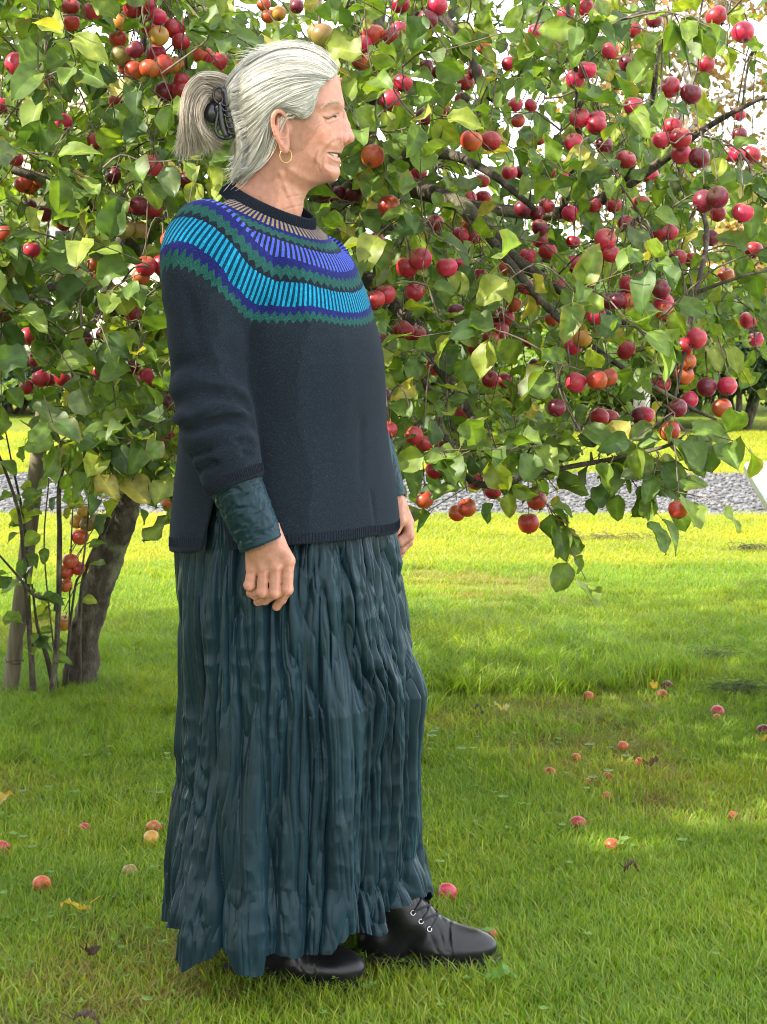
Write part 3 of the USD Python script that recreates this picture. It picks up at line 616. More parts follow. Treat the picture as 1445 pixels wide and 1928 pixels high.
v, f = usdkit.meshkit.arrays(trimesh.creation.icosphere(2))[:2]; cl.append((v * np.array([.012, .010, .012]) + K(414, 206, .006), f))
cp = obj('hair_claw', join(cl), M_clip, woman, world_under=WB)
for k in range(6):
    a = K(425 + k * 2.6, 194 + k * 10.5, -.007)
    obj('tooth', tube([a + np.array([.0065 * math.cos(t), -.001 - .002 * math.sin(t), -.0045 * math.sin(t)]) for t in np.linspace(0, math.pi, 9)], .0016, 6), M_clip, cp, world_under=WB)
# hoop earring
M_gold = mat('gold', {'p': ('principled_bsdf', {'base_color': (0.75, 0.48, 0.18), 'metallic': 1.0, 'roughness': 0.2})})
ec = P(538.5, 293, YW - float(look(w0, 530, 285)[0]) - .010)
for sy in (-1,):
    obj('hoop_earring', tube([ec + np.array([.0105 * math.cos(t), .003 * math.cos(t), .0118 * math.sin(t)]) for t in np.linspace(1.75, 1.75 + 6.1, 40)], .0006, 6), M_gold, woman, world_under=WB)


# ================================================================== clothes
# ---------------------------------------------------------------- sweater
def sect(tab, Y):
    tab = np.array(tab, float); z = np.array([P(560, y, Y)[2] for y in tab[:, 0]])
    xl = np.array([P(x, y, Y)[0] for y, x in tab[:, :2]]); xr = np.array([P(x, y, Y)[0] for y, x in tab[:, [0, 2]]])
    o = np.argsort(z); return z[o], ((xl + xr) / 2)[o], ((xr - xl) / 2)[o]
TORSO = [(392, 440, 592), (405, 415, 606), (422, 392, 622), (445, 366, 638), (480, 350, 656), (520, 344, 673), (560, 342, 688), (600, 342, 700), (640, 344, 712), (680, 346, 719), (740, 348, 722), (800, 348, 723), (860, 344, 730), (920, 337, 740), (980, 331, 747), (1040, 328, 747)]
RAT = 1.22
ext = math.sqrt(fv[0] ** 2 + (RAT * rv[0]) ** 2)
def torso_phi(X, tab, Y, shrink=0.0):
    z, cx, hw = sect(tab, Y); zz = X[2][0, 0, :]
    c = np.interp(zz, z, cx)[None, None, :]; a = (np.interp(zz, z, hw)[None, None, :] / ext) - shrink; b = a * RAT
    dx, dy = X[0] - c, X[1] - Y
    p, q = dx * fv[0] + dy * fv[1], dx * rv[0] + dy * rv[1]
    k = (np.abs(p / a) ** 2.2 + np.abs(q / b) ** 2.2) ** (1 / 2.2)
    return ((k - 1) * np.minimum(a, b) * .95).astype(np.float32)
ax, X = grid([P(296, 700, 3.4)[0], 3.26, P(500, 1045, YB)[2]], [P(765, 700, YB)[0], 3.95, P(500, 352, YB)[2]], 0.0042)
tp = torso_phi(X, TORSO, YB)
ztop = P(500, 385, YB)[2]
tp = smax(tp, X[2] - ztop, 0.02)
SL = [((392, 452), .066, 3.475), ((387, 500), .074, 3.455), ((386, 560), .0695, 3.44), ((389, 650), .0635, 3.425), ((394, 730), .0615, 3.415), ((406, 790), .0640, 3.395), ((424, 850), .0560, 3.380), ((444, 908), .0465, 3.372), ((452, 930), .044, 3.370)]
def boxed(lo, hi, fn, far=.3):
    sl = tuple(slice(int(np.searchsorted(a, l)), int(np.searchsorted(a, h)) + 1) for a, l, h in zip(ax, lo, hi)); out = np.full(X[0].shape, far, np.float32)
    out[sl] = fn([x[sl] for x in X]); return out
lo_, hi_ = [a[0] for a in ax], [a[-1] for a in ax]
slv = boxed(lo_, [P(540, 700, 3.45)[0], 3.62, hi_[2]], lambda X: chain(X, [(P(c[0], c[1], Y), r * Y / FPX * 1032) for c, r, Y in SL], 0.03))
SLF = [((592, 500), .050, 3.735), ((606, 545), .055, 3.78), ((612, 620), .056, 3.80), ((640, 740), .052, 3.79), ((680, 830), .045, 3.77), ((705, 870), .041, 3.75)]
slf = boxed([P(500, 700, 3.75)[0], 3.60, lo_[2]], hi_, lambda X: chain(X, [(P(c[0], c[1], Y), r) for c, r, Y in SLF], 0.02))
# shoulders bridge the collar and the arms
br = chain(X, [(P(452, 432, 3.56), .045), (P(400, 462, 3.49), .060)], .02)
br2 = chain(X, [(P(545, 460, 3.66), .035), (P(588, 500, 3.725), .046)], .02)
tp = smin(smin(tp, br, .05), br2, .05)
kz = np.interp(ax[2], [P(400, 640, 3.45)[2], P(400, 520, 3.45)[2]], [0.008, 0.06])[None, None, :].astype(np.float32)
# cuff cut across the sleeve, then creases on the sleeve
ca, cb = P(449, 914, 3.372), P(424, 850, 3.38); cd = (ca - cb) / np.linalg.norm(ca - cb)
slv = smax(slv, (X[0] - ca[0]) * cd[0] + (X[1] - ca[1]) * cd[1] + (X[2] - ca[2]) * cd[2], .008)
q = np.stack([X[0], X[1], X[2]], -1)
m_s = slv < .03
pts = q[m_s]; add = np.zeros(len(pts), np.float32)
def crease(px, depth, s, Y=3.34):
    global add
    c = np.array([P(x, y, Yy) for x, y, Yy in spline([(p[0], p[1], p[2] if len(p) > 2 else Y) for p in px], 30)])
    d = cKDTree(c).query(pts, distance_upper_bound=s * 3)[0]; add += np.where(np.isfinite(d), depth * np.exp(-(np.minimum(d, 1) / s) ** 2), 0).astype(np.float32)
for pxs, d, s in ([[(318, 768, 3.40), (350, 748), (400, 741), (446, 752, 3.35), (468, 764, 3.38)], .018, .011], [[(335, 810, 3.40), (365, 806), (420, 792), (470, 796, 3.35), (486, 802, 3.38)], .017, .010],
                  [[(362, 858, 3.37), (385, 852, 3.335), (420, 838), (465, 830, 3.34)], .010, .009], [[(376, 884, 3.36), (396, 872, 3.33), (430, 860), (470, 848)], .012, .009], [[(330, 700, 3.40), (365, 680, 3.36), (410, 690), (452, 715, 3.38)], .006, .014],
                  [[(352, 520, 3.40), (362, 580, 3.375), (376, 650, 3.37)], .007, .012], [[(438, 520, 3.40), (430, 580, 3.37), (440, 650, 3.37), (452, 700, 3.38)], .008, .014], [[(410, 540, 3.37), (404, 600, 3.36), (420, 660, 3.36)], .004, .012]):
    crease(pxs, d, s)
for pxs, d, s in ([[(322, 792, 3.40), (360, 778, 3.325), (420, 766), (470, 778, 3.35)], -.006, .011], [[(350, 835, 3.38), (390, 826, 3.325), (440, 815), (482, 822, 3.35)], -.006, .011], [[(372, 872, 3.36), (402, 862, 3.32), (460, 842)], -.005, .008], [[(330, 735, 3.40), (370, 715, 3.345), (430, 722), (458, 735, 3.37)], -.006, .014]):
    crease(pxs, d, s)
add += (0.010 * (fbm(pts * np.array([9., 9., 16.]), 3, 11) - .5)).astype(np.float32)
slv[m_s] += add
sw = smin(tp, slf, .03)
# soft folds of the body: drag lines from the armpit, vertical folds near the front hem
m_b = np.abs(sw) < .03; pts = q[m_b]; add = np.zeros(len(pts), np.float32)
for pxs, d, s in ([[(455, 560, 3.44), (500, 585, 3.42), (560, 600, 3.43)], .005, .016], [[(470, 620, 3.43), (480, 700, 3.41), (500, 780, 3.40)], .004, .02],
                  [[(664, 940, 3.49), (668, 1000, 3.49), (667, 1020, 3.49)], .0045, .008], [[(697, 930, 3.52), (700, 1000, 3.52), (700, 1020, 3.52)], .004, .008], [[(680, 800, 3.52), (676, 900, 3.50)], .003, .012], [[(640, 640, 3.48), (652, 760, 3.48), (650, 860, 3.46)], -.002, .02],
                  [[(512, 470, 3.46), (530, 530, 3.43), (548, 575, 3.43)], .006, .012]):
    crease(pxs, d, s)
add += (0.007 * (fbm(pts * np.array([7., 7., 3.]), 3, 21) - .5)).astype(np.float32)
sw[m_b] += add
bv_h = np.clip(.5 + .5 * (slv - sw) / kz, 0, 1); sw = slv * (1 - bv_h) + sw * bv_h - kz * bv_h * (1 - bv_h)
# bottom edge lower at the back, hollow inside so that the skirt shows in the side slit
hx = np.interp(ax[0], [P(328, 1025, YB)[0], P(400, 1028, YB)[0], P(560, 1020, YB)[0], P(690, 1012, YB)[0], P(747, 1000, YB)[0]], [P(330, 1030, 3.60)[2], P(395, 1032, 3.46)[2], P(560, 1022, 3.42)[2], P(690, 1013, 3.48)[2], P(745, 1004, 3.62)[2]]).astype(np.float32)[:, None, None]
low = X[2] < P(500, 830, YB)[2]
inner = torso_phi(X, TORSO, YB, .014)
sw = np.where(low & (slv > .0), np.maximum(sw, -inner), sw)
sw = np.where(slv > .002, np.maximum(sw, hx - X[2]), sw)
# neck opening
NC = P(507, 392, YB - .005); nf = fv * math.cos(.44) + np.array([0, 0, -math.sin(.44)]); nn = np.cross(nf, rv); nn = nn if nn[2] > 0 else -nn
RF, RR = .091, .079
pn = [(X[0] - NC[0]) * e[0] + (X[1] - NC[1]) * e[1] + (X[2] - NC[2]) * e[2] for e in (nf, rv, nn)]
kk = np.sqrt((pn[0] / RF) ** 2 + (pn[1] / RR) ** 2)
hole = np.where((pn[2] > -.03), (kk - 1) * .07, .05)
sw = np.maximum(sw, -np.where(pn[2] > -.035, np.maximum((kk - .97) * .07, -pn[2] - .035), .05))
sw = smax(sw, pn[2] - .004 + .42 * np.maximum(kk - 1, 0) * .08 - .5 * np.maximum(kk - 2.1, 0), .012)
# side slit
sl = [P(x, y, 3.45) for x, y in ((409, 928), (383, 1034), (436, 1034))]
def edge(a, b): 
    n = np.array([-(b[2] - a[2]), b[0] - a[0]]); n /= np.linalg.norm(n); return (X[0] - a[0]) * n[0] + (X[2] - a[2]) * n[1]
tri = np.maximum(-edge(sl[0], sl[1]), edge(sl[0], sl[2])) if edge(sl[0], sl[1])[0, 0, 0] < 0 or True else None
xa = sl[0][0] + (X[2] - sl[0][2]) / (sl[1][2] - sl[0][2]) * (sl[1][0] - sl[0][0]); xb = sl[0][0] + (X[2] - sl[0][2]) / (sl[2][2] - sl[0][2]) * (sl[2][0] - sl[0][0])
slit = np.maximum(np.maximum(xa - X[0], X[0] - xb), np.maximum(X[2] - sl[0][2], X[1] - 3.56))
sw = np.where(slv > .004, np.maximum(sw, -slit), sw)
sv, sf = surface_nets(sw, ax)
sv = relax(sv, sf, 4); sm = trimesh.Trimesh(sv, sf, process=False)
# keep the largest piece
cc = trimesh.graph.connected_component_labels(sm.edges, node_count=len(sv)); big = np.argmax(np.bincount(cc)); keep = cc[sf[:, 0]] == big
sf = sf[keep]; used = np.unique(sf); rm = -np.ones(len(sv), int); rm[used] = np.arange(len(used)); sv, sf = sv[used], rm[sf]
th = np.linspace(0, 2 * np.pi, 400, endpoint=False)
ring = NC + RF * np.cos(th)[:, None] * nf + RR * np.sin(th)[:, None] * rv
vdist = cKDTree(ring).query(sv)[0]
d = sv - NC; ang = np.arctan2(d @ rv, d @ nf) / (2 * np.pi)
# knit ridges: collar, cuff and hem ribs are told apart by a primvar
dn = np.stack([sv[:, 0], sv[:, 1], sv[:, 2]], 1)
hz = np.interp(sv[:, 0], ax[0], hx[:, 0, 0]); cuffd = -((sv - ca) @ cd)
on_sleeve = cKDTree(np.array([P(c[0], c[1], Y) for c, r, Y in SL])).query(sv)[0] < .075
ribm = ((sv[:, 2] - hz < .020) & ~(on_sleeve & (cuffd < .06))) | (on_sleeve & (cuffd < .024) & (sv[:, 2] < P(400, 860, 3.4)[2]))
arm_t = np.clip((d @ rv - .11) / .09, 0, 1); vdist = vdist * (1 - .10 * arm_t)
yz = np.stack([vdist / .2, ribm.astype(float), np.zeros(len(sv))], 1)
def band_ramp(stops): return ('rgb_ramp', {'ramp': stops, 'interpolate': True})
NAVY = (0.0098, 0.0138, 0.0190); PURP = (0.010, 0.012, 0.075); GREEN = (0.011, 0.050, 0.042); DARKB = (0.007, 0.010, 0.016)
GOLD = (0.19, 0.145, 0.075); PERI = (0.045, 0.07, 0.42); CYAN = (0.008, 0.17, 0.28); TEALD = (0.003, 0.025, 0.055)
# zones along the distance from the collar (metres / 0.2), colour A (ground) and B (stripe / zigzag)
Z = [(0.000, NAVY, NAVY), (0.012, (.014, .015, .06), GOLD), (0.152, PURP, PURP), (0.185, PURP, GREEN), (0.215, GREEN, GREEN), (0.262, GREEN, DARKB), (0.300, DARKB, DARKB), (0.320, NAVY, PERI), (0.500, PURP, PURP), (0.555, PURP, GREEN), (0.59, GREEN, GREEN), (0.635, GREEN, DARKB), (0.672, DARKB, DARKB), (0.690, TEALD, CYAN), (0.865, PURP, PURP), (0.905, PURP, GREEN), (0.94, GREEN, GREEN), (0.965, GREEN, NAVY), (0.995, NAVY, NAVY)]
def zramp(i): return ('rgb_ramp', {'ramp': [(z, c[i]) for z, *c in [(a, A, B) for a, A, B in Z]], 'interpolate': False})
M_sweater = mat('knitted_wool', {
    'uv': ('attribute', {'attribute': 'tint'}), 'an': ('attribute', {'attribute': 'angle'}), 'sep': ('separate_color', {}), 'san': ('separate_color', {}),
    'g': ('geometry', {}), 'nz': ('noise_texture', {'scale': 230.0, 'detail': 2.0}), 'nd': ('math', {'math_type': 'multiply_add', 'value2': 0.034, 'value3': -0.017}), 'v': ('math', {'math_type': 'add'}),
    'A': zramp(1 - 1), 'B': zramp(1),
    'f1': ('math', {'math_type': 'less_than', 'value2': 0.25}), 'f2': ('math', {'math_type': 'less_than', 'value2': 0.60}),
    'n1': ('mix_float', {'a': 0.0, 'b': 0.0}), 
    'fr': ('rgb_ramp', {'ramp': [(0.0, (.76,) * 3), (0.17, (.60,) * 3), (0.31, (1.06,) * 3), (0.53, (.80,) * 3), (0.68, (1.52,) * 3), (0.89, (1.1,) * 3)], 'interpolate': False}), 'th': ('rgb_ramp', {'ramp': [(0, (.25,) * 3), (.184, (.25,) * 3), (.186, (.45,) * 3), (.214, (.02,) * 3), (.262, (.46,) * 3), (.299, (.02,) * 3), (.301, (.25,) * 3), (.554, (.25,) * 3), (.556, (.46,) * 3), (.589, (.02,) * 3), (.635, (.46,) * 3), (.671, (.02,) * 3), (.69, (.25,) * 3), (.904, (.25,) * 3), (.906, (.46,) * 3), (.939, (.02,) * 3), (.965, (.46,) * 3), (.994, (.02,) * 3)], 'interpolate': True}), 'zz': ('rgb_ramp', {'ramp': [(0.0, (0,) * 3), (0.26, (0,) * 3)], 'interpolate': False}),
    'fm': ('math', {'math_type': 'multiply', 'value2': 100.0}), 'ph': ('math', {'math_type': 'multiply'}), 'pp': ('math', {'math_type': 'pingpong', 'value2': 0.5}), 'st': ('math', {'math_type': 'greater_than', 'value2': 0.27}),
    'mx': ('mix_color', {'use_clamp': False}),
    'hz': ('noise_texture', {'scale': 420.0, 'detail': 2.0}), 'hr': ('rgb_ramp', {'ramp': [(0.35, (0.75, 0.75, 0.75)), (0.60, (1.1, 1.1, 1.1)), (0.75, (1.9, 2.0, 2.0))]}), 'm2': ('mix_color', {'blend_type': 'multiply', 'fac': 1.0, 'use_clamp': False}),
    'b': ('bump', {'strength': 0.5, 'distance': 0.0015}), 'p': ('principled_bsdf', {'roughness': 0.95, 'specular_ior_level': 0.05, 'sheen_weight': 0.04, 'sheen_roughness': 0.45, 'sheen_tint': (0.55, 0.62, 0.75)})},
    [('uv.color', 'sep.color'), ('g.position', 'nz.vector'), ('nz.fac', 'nd.value1'), ('sep.r', 'v.value1'), ('nd.value', 'v.value2'), ('v.value', 'A.fac'), ('v.value', 'B.fac'),
     ('sep.r', 'fr.fac'), ('fr.color', 'fm.value1'), ('an.color', 'san.color'), ('san.r', 'ph.value1'), ('fm.value', 'ph.value2'), ('ph.value', 'pp.value1'), ('pp.value', 'st.value1'), ('v.value', 'th.fac'), ('th.color', 'st.value2'),
     ('st.value', 'mx.fac'), ('A.color', 'mx.a'), ('B.color', 'mx.b'), ('g.position', 'hz.vector'), ('hz.fac', 'hr.fac'), ('mx.result', 'm2.a'), ('hr.color', 'm2.b'), ('m2.result', 'p.base_color'), ('hz.fac', 'b.height'), ('b.normal', 'p.normal')])
# small zigzag and rib relief in the surface itself
sn = np.array(trimesh.Trimesh(sv, sf, process=False).vertex_normals)
sw_p = obj('sweater', (sv, sf), M_sweater, woman, smooth=True, tint=yz, world_under=WB)
UsdGeom.PrimvarsAPI(UsdGeom.Mesh(sw_p)).CreatePrimvar('angle', T.Color3fArray, 'vertex').Set(Vt.Vec3fArray.FromNumpy(np.stack([ang + .5, ang * 0, ang * 0], 1).astype(np.float32)))
M_rib = mat('rib_wool', {'g': ('geometry', {}), 'hz': ('noise_texture', {'scale': 700.0}), 'hr': ('rgb_ramp', {'ramp': [(0.35, (0.005, 0.0065, 0.010)), (0.72, (0.013, 0.016, 0.023))]}), 'p': ('principled_bsdf', {'roughness': 0.95, 'specular_ior_level': 0.05, 'sheen_weight': 0.04, 'sheen_tint': (0.55, 0.62, 0.75)})},
            [('g.position', 'hz.vector'), ('hz.fac', 'hr.fac'), ('hr.color', 'p.base_color')])
# ribbed collar, a loft of fine ribs standing on the neck opening
def ribbon(center_pts, outward, upward, h, thick, ribs_per, amp, n=None):
    """Closed or open ribbed band: pts along, outward and upward unit vectors per point."""
    prof = np.array([(-.5, 0), (-.5, .55), (-.3, .9), (0, 1.0), (.35, .9), (.55, .5), (.55, 0)])
    n = len(center_pts); V = []
    for j, (o, u) in enumerate(prof):
        r = amp * np.cos(np.arange(n) * 2 * np.pi / ribs_per) * (1 if o > 0 else .4)
        V.append(center_pts + (o * thick + r)[:, None] * outward + u * h * upward)
    V = np.stack(V, 1); k = len(prof); V = V.reshape(-1, 3); F = []
    for i in range(n):
        i2 = (i + 1) % n
        for j in range(k - 1): F.append([i * k + j, i2 * k + j, i2 * k + j + 1]); F.append([i * k + j, i2 * k + j + 1, i * k + j + 1])
    return V, np.array(F)
nth = 960; th = np.linspace(0, 2 * np.pi, nth, endpoint=False)
o = np.cos(th)[:, None] * nf / RF + np.sin(th)[:, None] * rv / RR; o /= np.linalg.norm(o, axis=1, keepdims=True)
cr = NC + RF * 1.0 * np.cos(th)[:, None] * nf + RR * 1.0 * np.sin(th)[:, None] * rv
obj('collar', ribbon(cr - nn * .008, o, np.tile(nn, (nth, 1)) - .30 * o, .026, .010, 8, .0008), M_rib, sw_p, world_under=WB)
# ribbed cuff and hem as raised narrow ribs
M_navy = M_rib
ch = []
e1 = np.cross(cd, [0, 1.0, 0]); e1 /= np.linalg.norm(e1); e2 = np.cross(cd, e1)
for k in range(84):
    a = 2 * np.pi * k / 84; dirn = math.cos(a) * e1 + math.sin(a) * e2
    seg = []
    for s in (.001, .008, .015, .021):
        c = ca - cd * s
        loc, _, _ = trimesh.Trimesh(sv, sf, process=False).ray.intersects_location([c], [dirn], multiple_hits=False) if False else (None, None, None)
        seg.append((c, dirn))
    ch.append(seg)
tm = trimesh.Trimesh(sv, sf, process=False)
def cast(o, d):
    o, d = np.atleast_2d(o), np.atleast_2d(d); out = np.full((len(o), 3), np.nan)
    loc, ri, _ = tm.ray.intersects_location(o, d, multiple_hits=False); out[ri] = loc; return out
oo = np.array([s[0] for seg in ch for s in seg]); dd = np.array([s[1] for seg in ch for s in seg]); hit = cast(oo, dd).reshape(84, 4, 3)
parts = [tube(h, .0011, 5) for h in hit if np.isfinite(h).all() and np.linalg.norm(h - ca, axis=1).max() < .075]
obj('cuff_ribs', join(parts), M_rib, sw_p, world_under=WB)
hemp = []
zc, cxx, hww = sect(TORSO, YB)
angs = np.linspace(0, 2 * np.pi, 230, endpoint=False); rows = []
for a in angs:
    dirn = np.array([math.cos(a), math.sin(a), 0])
    for s in (.001, .007, .013, .018):
        x0 = P(538, 1020, YB)[0]; approx = x0 + .19 * dirn[0]; z0 = float(np.interp(approx, ax[0], hx[:, 0, 0])) + s + .002
        rows.append((np.array([x0, YB, z0]) + dirn * .5, -dirn))
hit = cast(np.array([r[0] for r in rows]), np.array([r[1] for r in rows])).reshape(len(angs), 4, 3)
for h in hit:
    if np.isfinite(h).all() and np.abs(np.diff(h[:, :2], axis=0)).max() < .012 and np.hypot(*(h[0, :2] - [P(538, 1020, YB)[0], YB])) > .12 and not (h[:, 0].min() > P(388, 1000, 3.4)[0] and h[:, 0].max() < P(432, 1000, 3.4)[0] and h[0, 1] < YB) and h[:, 2].max() < P(560, 955, YB)[2]:
        hemp.append(tube(h, .0011, 5))
if hemp: obj('hem_ribs', join(hemp), M_rib, sw_p, world_under=WB)

# ---- teal silk: shirt cuffs and skirt
def silk(name, base, lite):
    return mat(name, {'g': ('geometry', {}), 'mp': ('mapping', {'scale': (1.0, 1.0, 0.13)}), 'mp2': ('mapping', {'scale': (1.0, 1.0, 0.45)}), 'n': ('noise_texture', {'type': 'ridged_multifractal', 'scale': 42.0, 'detail': 4.0, 'roughness': 0.55, 'distortion': .6}), 'n2': ('noise_texture', {'type': 'ridged_multifractal', 'scale': 95.0, 'detail': 3.0, 'roughness': .6, 'distortion': 1.5}), 'n3': ('noise_texture', {'scale': 30.0, 'detail': 4.0}),
        'r': ('rgb_ramp', {'ramp': [(0.3, base), (0.72, lite)]}), 'b': ('bump', {'strength': 0.5, 'distance': 0.003}), 'b2': ('bump', {'strength': 0.22, 'distance': 0.0015}),
        'p': ('principled_bsdf', {'roughness': 0.40, 'specular_ior_level': 0.24, 'specular_tint': (0.75, 0.93, 1.0), 'sheen_weight': 0.04, 'sheen_roughness': 0.35, 'sheen_tint': (0.35, 0.7, 0.8)})},
        [('g.position', 'mp.vector'), ('g.position', 'mp2.vector'), ('mp.vector', 'n.vector'), ('mp2.vector', 'n2.vector'), ('mp.vector', 'n3.vector'), ('n3.fac', 'r.fac'), ('r.color', 'p.base_color'), ('n.fac', 'b.height'), ('n2.fac', 'b2.height'), ('b.normal', 'b2.normal'), ('b2.normal', 'p.normal')])
M_silk = silk('teal_silk', (0.0020, 0.0068, 0.0100), (0.0056, 0.0175, 0.0240))
def sleeve_tube(path, rad, nu, nv, amp, seed, flat=1.0):
    pts = spline(path, nv); rr = np.interp(np.linspace(0, 1, nv), np.linspace(0, 1, len(rad)), rad)
    def rough(i, a):
        p = np.stack([np.cos(a) * 4, np.sin(a) * 4, np.full_like(a, i / nv * 9.0)], -1)
        w_ = noise(p * .8 + 5, seed) * 3
        n1 = 1 - np.abs(2 * noise(p * np.array([.9, .9, 1.6]) + w_[:, None] * np.array([.3, 0, .8]), seed + 1) - 1)
        n2 = 1 - np.abs(2 * noise(p * 2.2 + w_[:, None], seed + 2) - 1)
        return 1 + amp * (n1 - .6) + amp * .45 * (n2 - .6)
    return tube(pts, rr, nu, cap=False, rough=rough)
def with_cuff(name, path, rad, amp, seed, band):
    v, f = sleeve_tube(path, rad, 96, 70, amp, seed)
    p = obj(name, (v, f), M_silk, woman, world_under=WB)
    a, b = np.array(path[-2]), np.array(path[-1]); d = (b - a) / np.linalg.norm(b - a)
    e = spline(path, 70); q0, q1 = e[-9], e[-1]
    cpts = np.array([q0 + (q1 - q0) * t for t in np.linspace(0, 1.02, 8)]); r1 = rad[-1]
    prof = np.array([1.02, 1.05, 1.055, 1.05, 1.05, 1.055, 1.05, 1.0]) * r1
    obj('cuff_band', tube(cpts, prof, 72, cap=False, rough=lambda i, a: 1 + .05 * (noise(np.stack([np.cos(a) * 2.5, np.sin(a) * 2.5, a * 0 + i * .2], -1), seed) - .5)), M_silk, p, world_under=WB)
with_cuff('shirt_sleeve', [P(440, 892, 3.375), P(452, 930, 3.372), P(473, 978, 3.370), P(492, 1024, 3.369)], [.0440, .0440, .0415, .0375], .09, 3, 0)
with_cuff('shirt_sleeve', [P(668, 790, 3.78), P(705, 850, 3.74), P(728, 905, 3.71), P(742, 940, 3.70)], [.046, .038, .029, .0235], .09, 8, 0)
# undershirt edge inside the collar
cr2 = NC + .93 * (RF * np.cos(th)[:, None] * nf + RR * np.sin(th)[:, None] * rv)
obj('undershirt_edge', ribbon(cr2[::4] - nn * .014, o[::4], np.tile(nn, (len(cr2[::4]), 1)) - .3 * o[::4], .018, .003, 1000, .0), M_silk, woman, world_under=WB)

# ---- skirt
SK_T = [(880, 356, 722), (960, 338, 734), (1020, 332, 745), (1100, 329, 763), (1200, 334, 780), (1260, 337, 796), (1300, 339, 805), (1400, 333, 800), (1500, 321, 800), (1600, 314, 794), (1650, 308, 803), (1700, 301, 812), (1760, 300, 812), (1830, 300, 812)]
HEM = [(290, 1734), (296, 1735), (318, 1736), (338, 1740), (343, 1788), (352, 1800), (362, 1810), (385, 1795), (408, 1784), (419, 1768), (432, 1766), (446, 1772), (460, 1796), (472, 1804), (490, 1808), (506, 1808), (509, 1774), (530, 1772), (556, 1778), (590, 1774), (619, 1770), (634, 1752), (652, 1743), (668, 1737), (694, 1747), (715, 1752), (736, 1754), (748, 1735), (757, 1715), (780, 1700), (806, 1685), (817, 1681), (830, 1681)]
YS = 3.625
nu1, nu2, nv = 820, 260, 330
tha = np.concatenate([np.linspace(0.02, 1, nu1, endpoint=False) * np.pi, np.pi + np.linspace(0, 1.02, nu2, endpoint=False) * np.pi / 1.02 * 1.0])
tha = np.concatenate([np.linspace(-.25, np.pi + .25, nu1, endpoint=False), np.linspace(np.pi + .25, 2 * np.pi - .25, nu2, endpoint=False)])
z_, cx_, hw_ = sect(SK_T, YS)
ua, ub = np.meshgrid(tha, np.linspace(0, 1, nv), indexing='ij')
# angle 0 = picture right, pi/2 = towards the camera
ex, ey = np.cos(ua), -np.sin(ua)
fa = np.arctan2(-(ex * rv[0] + ey * rv[1]), ex * fv[0] + ey * fv[1])
z_top = P(500, 880, YS)[2]
xs_h = cx_[0] + hw_[0] * ex[:, -1]
pxh = pix(np.stack([xs_h, np.full_like(xs_h, 3.45), np.full_like(xs_h, .1)], 1))[:, 0]
hemy = np.interp(pxh, *np.array(HEM).T)
facing = np.clip(np.sin(tha) * 2.5 + 1.6, 0, 1); hemy = hemy * facing + (1748 + 14 * np.sin(tha * 9) + 8 * np.sin(tha * 23)) * (1 - facing)
hemy += 2.0 * (noise(np.stack([tha * 40, tha * 0, tha * 0], -1)) - .5) + 3 * (noise(np.stack([tha * 14, tha * 0, tha * 0], -1), 4) - .5)
RATS = 1.12; exs = math.sqrt(fv[0] ** 2 + (RATS * rv[0]) ** 2)
z_hem = np.array([P(560, hy, YS - .2 * math.sin(t))[2] for hy, t in zip(hemy, tha)])
zz = z_top + (z_hem[:, None] - z_top) * ub
hw = np.interp(zz, z_, hw_) / exs; cx = np.interp(zz, z_, cx_)
p_, q_ = ex * fv[0] + ey * fv[1], ex * rv[0] + ey * rv[1]
rad = 1 / np.sqrt((p_ / hw) ** 2 + (q_ / (hw * RATS)) ** 2)
bx, by = cx + rad * ex, YS + rad * ey
S = np.stack([bx, by, zz], -1)
wv = np.stack([noise(S * np.array([9, 9, 2.2]), 31), noise(S * np.array([9, 9, 2.2]), 32), np.zeros_like(zz)], -1) - .5
wf = np.stack([noise(S * np.array([40, 40, 9.0]), 33), noise(S * np.array([40, 40, 9.0]), 34), np.zeros_like(zz)], -1) - .5
def ridge(fr, fz, wamp, seed, fine=0.0):
    n = noise((S + wv * wamp + wf * fine) * np.array([fr, fr, fz]), seed); return 1 - np.abs(2 * n - 1) * 1.6
v_ = ub
def billow(fr, fz, wamp, seed, fine=0.0):
    n = noise((S + wv * wamp + wf * fine) * np.array([fr, fr, fz]), seed); return np.abs(2 * n - 1) ** .6
disp = (0.012 + 0.026 * v_) * (billow(10, .5, .05, 41) - .48) + (.025 + .012 * v_) * (billow(25, .75, .045, 42, .006) - .52) + .0150 * (billow(55, 1.6, .03, 43, .008) - .50) + .0055 * (billow(120, 4.5, .02, 44, .010) - .48)
disp += .0026 * (ridge(70, 26, .05, 45, .03) - .4) * np.clip((noise(S * np.array([14, 14, 5.]), 46) - .42) * 5, 0, 1)
disp *= np.interp(ub, [0, .06, .2], [.2, .6, 1]); disp = np.where(disp > 0, disp * .8, disp * 1.1)
nx, ny = ex / 1.0, ey / 1.0
S2 = S + np.stack([nx * disp, ny * disp, np.zeros_like(disp)], -1)
S2[..., 0] += .004 * (ridge(24, 3, .05, 51) - .5)
nU = len(tha); idx = np.arange(nU * nv).reshape(nU, nv)
a, b = idx, np.roll(idx, -1, 0)
F = np.concatenate([np.stack([a[:, :-1], a[:, 1:], b[:, 1:]], -1).reshape(-1, 3), np.stack([a[:, :-1], b[:, 1:], b[:, :-1]], -1).reshape(-1, 3)])
obj('skirt', (S2.reshape(-1, 3), F), M_silk, woman, smooth=True, world_under=WB)

